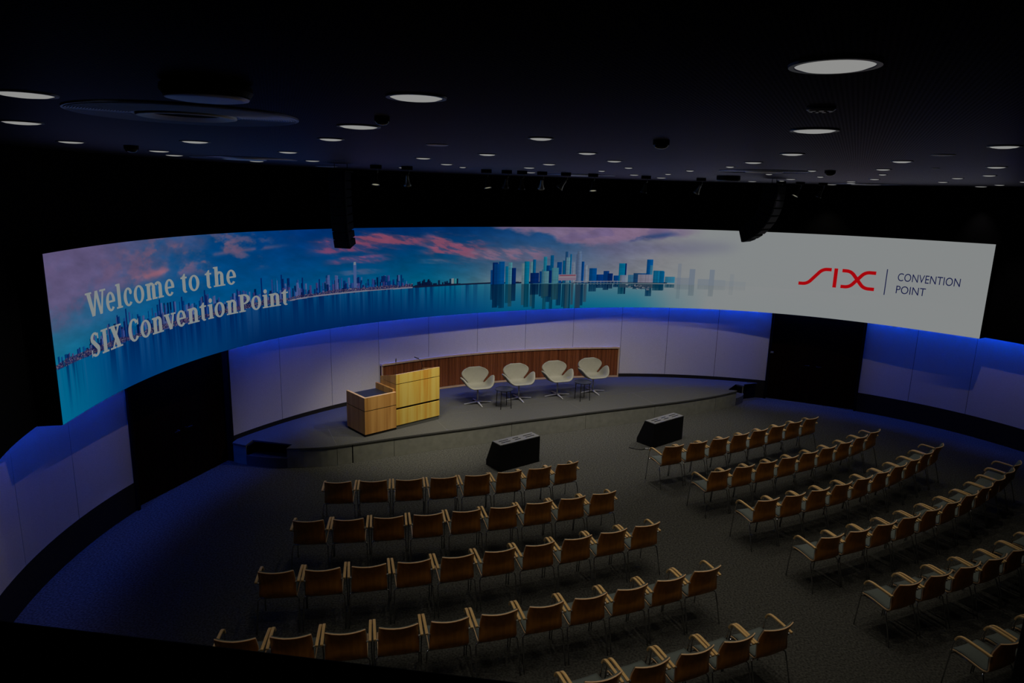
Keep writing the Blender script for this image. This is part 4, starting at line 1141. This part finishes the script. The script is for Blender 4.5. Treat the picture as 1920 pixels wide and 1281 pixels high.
def downlight(r):
    t = thing('ceiling_downlight', 'x', 'ceiling light')
    bm = bmesh.new(); lathe(bm, [(r, -0.0), (r * 1.12 + 0.004, -0.0), (r * 1.10 + 0.004, -0.007), (r, -0.007)], 40)
    # close the ring inside
    mk('rim', bm, M_RIM, t)
    bm = bmesh.new(); lathe(bm, [(0, -0.017), (r * 0.45, -0.0155), (r * 0.8, -0.011), (r * 0.985, -0.004), (r * 0.985, -0.001), (0, -0.001)], 40)
    mk('diffuser', bm, M_LAMP, t)
    return t
protoL = {}
def zone(x, y):
    d = Vector((x, y, CEIL)) - Vector((0, 0, CAM_H)); zc = d.dot(fwd)
    u = 960 + CAM_F * d.dot(rt) / zc; v = 640.5 - CAM_F * d.dot(up) / zc
    return u, v
items = []
for x, y, dia in LIGHTS:
    u, v = zone(x, y); items.append((u, v, x, y, min(dia / 2, 0.115) if dia < 0.26 else 0.112))
cells = {}
for it in items:
    u, v = it[0], it[1]
    h_ = 'left third' if u < 640 else ('middle third' if u < 1280 else 'right third')
    b_ = 'nearest' if v < 260 else ('middle-distance' if v < 312 else 'farthest')
    cells.setdefault((h_, b_), []).append(it)
for (h_, b_), L_ in cells.items():
    L_.sort(key=lambda q: q[0])
    for k, (u, v, x, y, r) in enumerate(L_):
        key = round(r, 3)
        if key not in protoL: t = protoL[key] = downlight(r)
        else: t = dup(protoL[key])
        t.location = (x, y, CEIL - 0.0005)
        pos = 'the only one' if len(L_) == 1 else ('leftmost' if k == 0 else ('rightmost' if k == len(L_) - 1 else f'{ORD[k + 1]} from left'))
        t['label'] = f'lit round downlight, {pos} of the {b_} ones in the photo\'s {h_}'
        t['category'] = 'ceiling light'; t['group'] = 'round ceiling downlights'
        ld = bpy.data.lights.new('downlight_beam', 'SPOT')
        ld.energy = E_DOWN; ld.color = (1.0, 0.90, 0.74); ld.spot_size = D(76); ld.spot_blend = 0.85; ld.shadow_soft_size = 0.02
        lo = bpy.data.objects.new('downlight_beam', ld); link(lo); lo.location = (x, y, CEIL - 0.04)
        th = math.atan2(y - CY, x - CX) % (2 * pi)
        gap = rw(th) - math.hypot(x - CX, y - CY)
        if (th < D(52) or th > D(172)) and gap < 3.9 and th < D(215):
            # adjustable downlights turned towards the side walls
            q = Vector((*wp(th), 1.75)); ld.spot_size = D(52); ld.spot_blend = 1.0; ld.energy = E_WASH * (0.8 if gap > 2.1 else 0.4); ld.color = (1.0, 0.90, 0.86)
            lo.rotation_mode = 'QUATERNION'; lo.rotation_quaternion = (q - lo.location).to_track_quat('-Z', 'Y')
        elif x < -2.6:
            ld.energy = E_DOWN * 0.5

# ------------------------------------------------------------------ track spotlights
SP = [(-2.27, 11.38, 0, 1), (-1.8, 11.59, 1, 0), (-0.52, 12.17, 0, 1), (-0.17, 12.33, 0, 0), (0.1, 12.44, 0, 0), (0.46, 12.61, 2, 0), (0.9, 12.8, 1, 0), (1.42, 13.04, 0, 1), (2.49, 13.52, 0, 0), (3.69, 14.06, 1, 0), (5.62, 14.93, 0, 0), (6.11, 15.15, 0, 0), (6.72, 15.42, 0, 0), (9.02, 16.46, 0, 0)]
AIM = [(-2.3, 13.5, .9), (-2.0, 13.6, 1.0), (-1.9, 13.8, .9), (-0.8, 15.2, .8), (0.0, 13.6, 0), (0.2, 15.7, .8), (-2.4, 13.2, 1.0), (1.1, 16.0, .8), (1.6, 14.2, 0), (2.0, 16.4, .8), (3.4, 16.8, .8), (3.2, 14.8, 0), (5.4, 17.2, .6), (6.0, 17.2, 0.8)]
def spotlight(style, glow):
    t = thing('track_spotlight', 'x', 'spotlight')
    bm = bmesh.new(); box(bm, -0.09, 0.09, -0.028, 0.028, -0.062, -0.002); mk('mounting_box', bm, M_LEG, t, bevel=0.003)
    bm = bmesh.new(); tube(bm, [(0.03, 0, -0.062), (0.03, 0, -0.12), (0, 0, -0.14)], 0.007, 6); mk('stem', bm, M_SATIN, t)
    bm = bmesh.new()
    lathe(bm, [(0, 0.0), (0.02, -0.002), (0.026, -0.02), (0.028, -0.06), (0.036, -0.11), (0.052, -0.16), (0.068, -0.19), (0.064, -0.19), (0.046, -0.155), (0.026, -0.10), (0, -0.10)], 20)
    hd = mk('lamp_head', bm, M_SPOTS if style else M_SPOT, t, smooth=True)
    hd.location = (0, 0, -0.135)
    bm = bmesh.new(); lathe(bm, [(0, -0.178), (0.058, -0.178), (0.058, -0.174), (0, -0.174)], 20)
    mk('glass', bm, M_LAMPW, hd)
    return t, hd
SPW = ['leftmost', 'second from left', 'third from left', 'fourth from left', 'fifth from left', 'sixth from left', 'seventh from left', 'eighth from left', 'ninth from left', 'sixth from right', 'fifth from right', 'fourth from right', 'third from right', 'second from right', 'rightmost']
for i, ((x, y, st, gl), am) in enumerate(zip(SP, AIM)):
    t, hd = spotlight(st, gl)
    t.location = (x, y, CEIL)
    dv = Vector((am[0] - x, am[1] - y, am[2] - (CEIL - 0.14))).normalized()
    az = math.atan2(dv.x, dv.y)
    tilt = min(math.acos(max(-1, min(1, -dv.z))), 0.9)
    if gl: tilt = -0.28
    hd.rotation_mode = 'QUATERNION'
    hd.rotation_quaternion = Matrix.Rotation(-az, 3, 'Z').to_quaternion() @ Matrix.Rotation(tilt, 3, 'X').to_quaternion()
    nm = SPW[i] if i < 8 else SPW[i + 1]
    tag(t, f'{"silver" if st else "dark"} bell-shaped track spotlight, {nm} in the row above the stage front', 'spotlight', 'track spotlights')
    ld = bpy.data.lights.new('spot_beam', 'SPOT')
    ld.energy = E_SPOT * (1.25 if i in (0, 1, 2, 6) else (0.55 if i in (13, 12) else (1.5 if i in (4, 8, 11) else 0.78))); ld.color = (1.0, 0.92, 0.72) if i in (0, 1, 2, 6) else (1.0, 0.93, 0.84)
    ld.spot_size = D(52 if i in (0, 1, 2, 6) else 74); ld.spot_blend = 1.0; ld.shadow_soft_size = 0.04
    lo = bpy.data.objects.new('spot_beam', ld); link(lo)
    p0 = Vector((x, y, CEIL - 0.14)) + dv * 0.22
    lo.location = p0
    lo.rotation_mode = 'QUATERNION'; lo.rotation_quaternion = (Vector(am) - p0).to_track_quat('-Z', 'Y')
# ceiling track carrying them
def rail(name, p, q, label):
    bm = bmesh.new(); a = Vector((*p, 0)); c_ = Vector((*q, 0)); L_ = (c_ - a).length
    box(bm, 0, L_, -0.016, 0.016, CEIL - 0.0015 - 0.0, CEIL - 0.001)
    return bm

# ------------------------------------------------------------------ round diffusers, domes, grilles on the ceiling
def ring_diffuser(x, y, ro, ri, label, m1=None, nring=9):
    t = thing('air_diffuser', label, 'air diffuser', (x, y, CEIL - 0.0005), 0, 'large round ceiling air diffusers')
    bm = bmesh.new(); lathe(bm, [(ri * 1.02, 0), (ro, 0), (ro, -0.008), (ri * 1.02, -0.008)], 72); mk('outer_disc', bm, M_DIFF, t)
    bm = bmesh.new()
    for k in range(nring):
        r = ri * 1.1 + (ro * 0.97 - ri * 1.1) * k / (nring - 1)
        lathe(bm, [(r, -0.0085), (r + 0.006, -0.0085), (r + 0.004, -0.012), (r, -0.012)], 72)
    mk('rings', bm, M_DIFF, t)
    bm = bmesh.new(); lathe(bm, [(ri * 1.0, -0.001), (ri * 1.0, -0.018), (ri * 0.93, -0.022), (ri * 0.72, -0.003), (ri * 0.70, -0.001)], 60); mk('inner_ring', bm, M_DIFF2, t, smooth=True)
    bm = bmesh.new(); lathe(bm, [(0, -0.002), (ri * 0.71, -0.002), (ri * 0.71, -0.0008), (0, -0.0008)], 48); mk('throat', bm, M_BLACK, t)
ring_diffuser(-1.78, 3.85, 0.575, 0.25, 'large round blue-lit air diffuser at the upper left of the ceiling', nring=22)
ring_diffuser(3.40, 9.70, 0.60, 0.25, 'large pale round air diffuser at the right middle of the ceiling')
ring_diffuser(-3.88, 10.07, 0.72, 0.3, 'faint round air diffuser at the far left of the ceiling')
ring_diffuser(1.29, 14.22, 0.70, 0.3, 'thin-looking round air diffuser at the far centre of the ceiling')
ring_diffuser(7.68, 15.48, 0.70, 0.3, 'thin-looking round air diffuser at the far right of the ceiling')
dm = thing('ceiling_dome', 'flat black hanging dome near the camera at the upper left of the ceiling', 'ceiling dome', (-1.155, 2.67, CEIL - 0.001))
bm = bmesh.new(); lathe(bm, [(0, 0), (0.145, 0), (0.160, -0.010), (0.163, -0.028), (0.150, -0.046), (0.135, -0.050), (0, -0.050)], 48); mk('body', bm, M_LEG, dm, smooth=False)
bm = bmesh.new(); lathe(bm, [(0, -0.0505), (0.135, -0.0505), (0.150, -0.047), (0.145, -0.056), (0.12, -0.060), (0, -0.061)], 48); mk('cover', bm, M_DIFF, dm, smooth=True)
def small_disc(name, x, y, r, h, label, cat, m, group=None):
    bm = bmesh.new(); lathe(bm, [(0, 0), (r, 0), (r, -h * 0.5), (r * 0.8, -h), (0, -h)], 32)
    o = mk(name, bm, m); o.location = (x, y, CEIL - 0.0005)
    return tag(o, label, cat, group)
sd = small_disc('smoke_detector', 1.22, 2.90, 0.055, 0.016, 'small pale round smoke detector between the two nearest right downlights', 'smoke detector', M_RIM)
bm = bmesh.new()
for k in range(5): lathe(bm, [(0, -0.0165), (0.007, -0.0165), (0.007, -0.018), (0, -0.018)], 10, c=(0.026 * math.cos(k * 1.257), 0.026 * math.sin(k * 1.257), 0))
mk('vent_holes', bm, M_BLACK, sd)
small_disc('ceiling_disc', 3.27, 5.46, 0.085, 0.008, 'unlit pale round disc beside the right downlights', 'ceiling disc', M_DIFF2)
small_disc('ceiling_disc', 4.47, 7.56, 0.042, 0.006, 'tiny unlit pale disc right of centre on the ceiling', 'ceiling disc', M_DIFF2)
small_disc('ceiling_disc', -0.66, 5.85, 0.095, 0.010, 'thin unlit disc left of centre on the ceiling', 'ceiling disc', M_DIFF)
small_disc('ceiling_disc', -3.49, 12.95, 0.20, 0.01, 'faint unlit disc at the far left of the ceiling', 'ceiling disc', M_DIFF2)
def dome_cam(x, y, r, label, m=M_LEG):
    t = thing('dome_camera', label, 'camera', (x, y, CEIL - 0.0005), 0, 'ceiling dome cameras')
    bm = bmesh.new(); lathe(bm, [(0, 0), (r, 0), (r, -r * 0.5), (r * 0.92, -r * 0.55), (0, -r * 0.55)], 28); mk('housing', bm, m, t)
    bm = bmesh.new(); lathe(bm, [(r * 0.9, -r * 0.56), (r * 0.85, -r * 0.72), (r * 0.6, -r * 0.92), (r * 0.3, -r * 1.0), (0, -r * 1.02)], 28); mk('dome_lens', bm, mat('dome_glass', (0.004, 0.004, 0.005), 0.08, spec=0.5) if 'dome_glass' not in MATS else MATS['dome_glass'], t, smooth=True)
dome_cam(0.97, 4.80, 0.055, 'small black dome camera right of centre on the near ceiling')
dome_cam(-0.71, 3.74, 0.04, 'small black dome camera left of centre between two downlights')
dome_cam(-4.0, 7.34, 0.07, 'small black dome camera on the left of the ceiling')
dome_cam(3.97, 8.95, 0.065, 'small black dome camera right of the pale air diffuser')
# projector lamp box near the pale diffuser
pb = thing('ceiling_loudspeaker', 'round black ceiling loudspeaker left of the pale air diffuser', 'loudspeaker', (3.70, 12.3, CEIL - 0.0005))
bm = bmesh.new(); lathe(bm, [(0, 0), (0.20, 0), (0.20, -0.06), (0.19, -0.075), (0, -0.075)], 36); mk('body', bm, M_LEG, pb)
bm = bmesh.new(); lathe(bm, [(0.185, -0.0755), (0.201, -0.0755), (0.201, -0.088), (0.185, -0.088)], 36); mk('rim', bm, M_DIFF2, pb)
ol = small_disc('indicator_light', 3.85, 12.85, 0.07, 0.012, 'small amber lamp below the black ceiling loudspeaker', 'lamp', M_ORANGE)

# ------------------------------------------------------------------ hanging loudspeaker arrays
def line_array(x, y, ztop, zbot, yaw, label, bend=52, n=9, w_=0.40, d_=0.30):
    t = thing('line_array_loudspeaker', label, 'loudspeaker', (x, y, 0), yaw, 'hanging loudspeaker arrays')
    # front faces local -Y; curve tilts the lower boxes down
    L = (ztop - zbot) * 1.16; h_ = L / n
    py, pz, an = 0.0, ztop, 0.0
    for k in range(n):
        an = D(bend) * (k / (n - 1)) ** 1.4
        bm = bmesh.new()
        M = Matrix.Translation((0, py, pz)) @ Matrix.Rotation(an, 4, 'X')
        P_ = [(-w_ / 2, -d_ / 2, -h_ * 0.97), (w_ / 2, -d_ / 2, -h_ * 0.97), (w_ / 2 - 0.05, d_ / 2, -h_ * 0.86), (-w_ / 2 + 0.05, d_ / 2, -h_ * 0.86), (-w_ / 2, -d_ / 2, 0), (w_ / 2, -d_ / 2, 0), (w_ / 2 - 0.05, d_ / 2, -h_ * 0.1), (-w_ / 2 + 0.05, d_ / 2, -h_ * 0.1)]
        v = [bm.verts.new(M @ Vector(q)) for q in P_]
        for f_ in ((0, 3, 2, 1), (4, 5, 6, 7), (0, 1, 5, 4), (1, 2, 6, 5), (2, 3, 7, 6), (3, 0, 4, 7)): bm.faces.new([v[i] for i in f_])
        c_ = mk('cabinet', bm, M_ARR, t)
        bm = bmesh.new(); box(bm, -w_ / 2 + 0.03, w_ / 2 - 0.03, -d_ / 2 - 0.008, -d_ / 2 - 0.001, -h_ * 0.9, -h_ * 0.08, M=M)
        mk('grille', bm, M_GRI, c_)
        bm = bmesh.new(); tube(bm, [M @ Vector((w_ / 2 + 0.004, -d_ / 2 + 0.02, 0)), M @ Vector((w_ / 2 + 0.004, -d_ / 2 + 0.02, -h_))], 0.003, 5); mk('side_rail', bm, M_SATIN, c_)
        nxt = M @ Vector((0, 0, -h_)); py, pz = nxt.y, nxt.z
    bm = bmesh.new()
    for sx in (-0.12, 0.12): tube(bm, [(sx, 0, ztop), (sx, 0, CEIL - 0.001)], 0.006, 6)
    box(bm, -0.16, 0.16, -0.12, 0.12, ztop + 0.001, ztop + 0.025)
    mk('flying_frame', bm, M_LEG, t)
M_ARR = mat('array_black', (0.003, 0.003, 0.005), 0.6, spec=0.15)
M_GRI = mat('array_grille', (0.003, 0.003, 0.007), 0.6, spec=0.1)
line_array(4.93, 13.45, 5.50, 4.50, D(50), 'black curved hanging loudspeaker array right of the stage centre', bend=66, w_=0.46)
line_array(-2.83, 11.35, 5.50, 4.46, D(-20), 'black hanging loudspeaker array left of the stage centre', bend=12, w_=0.30, d_=0.26)
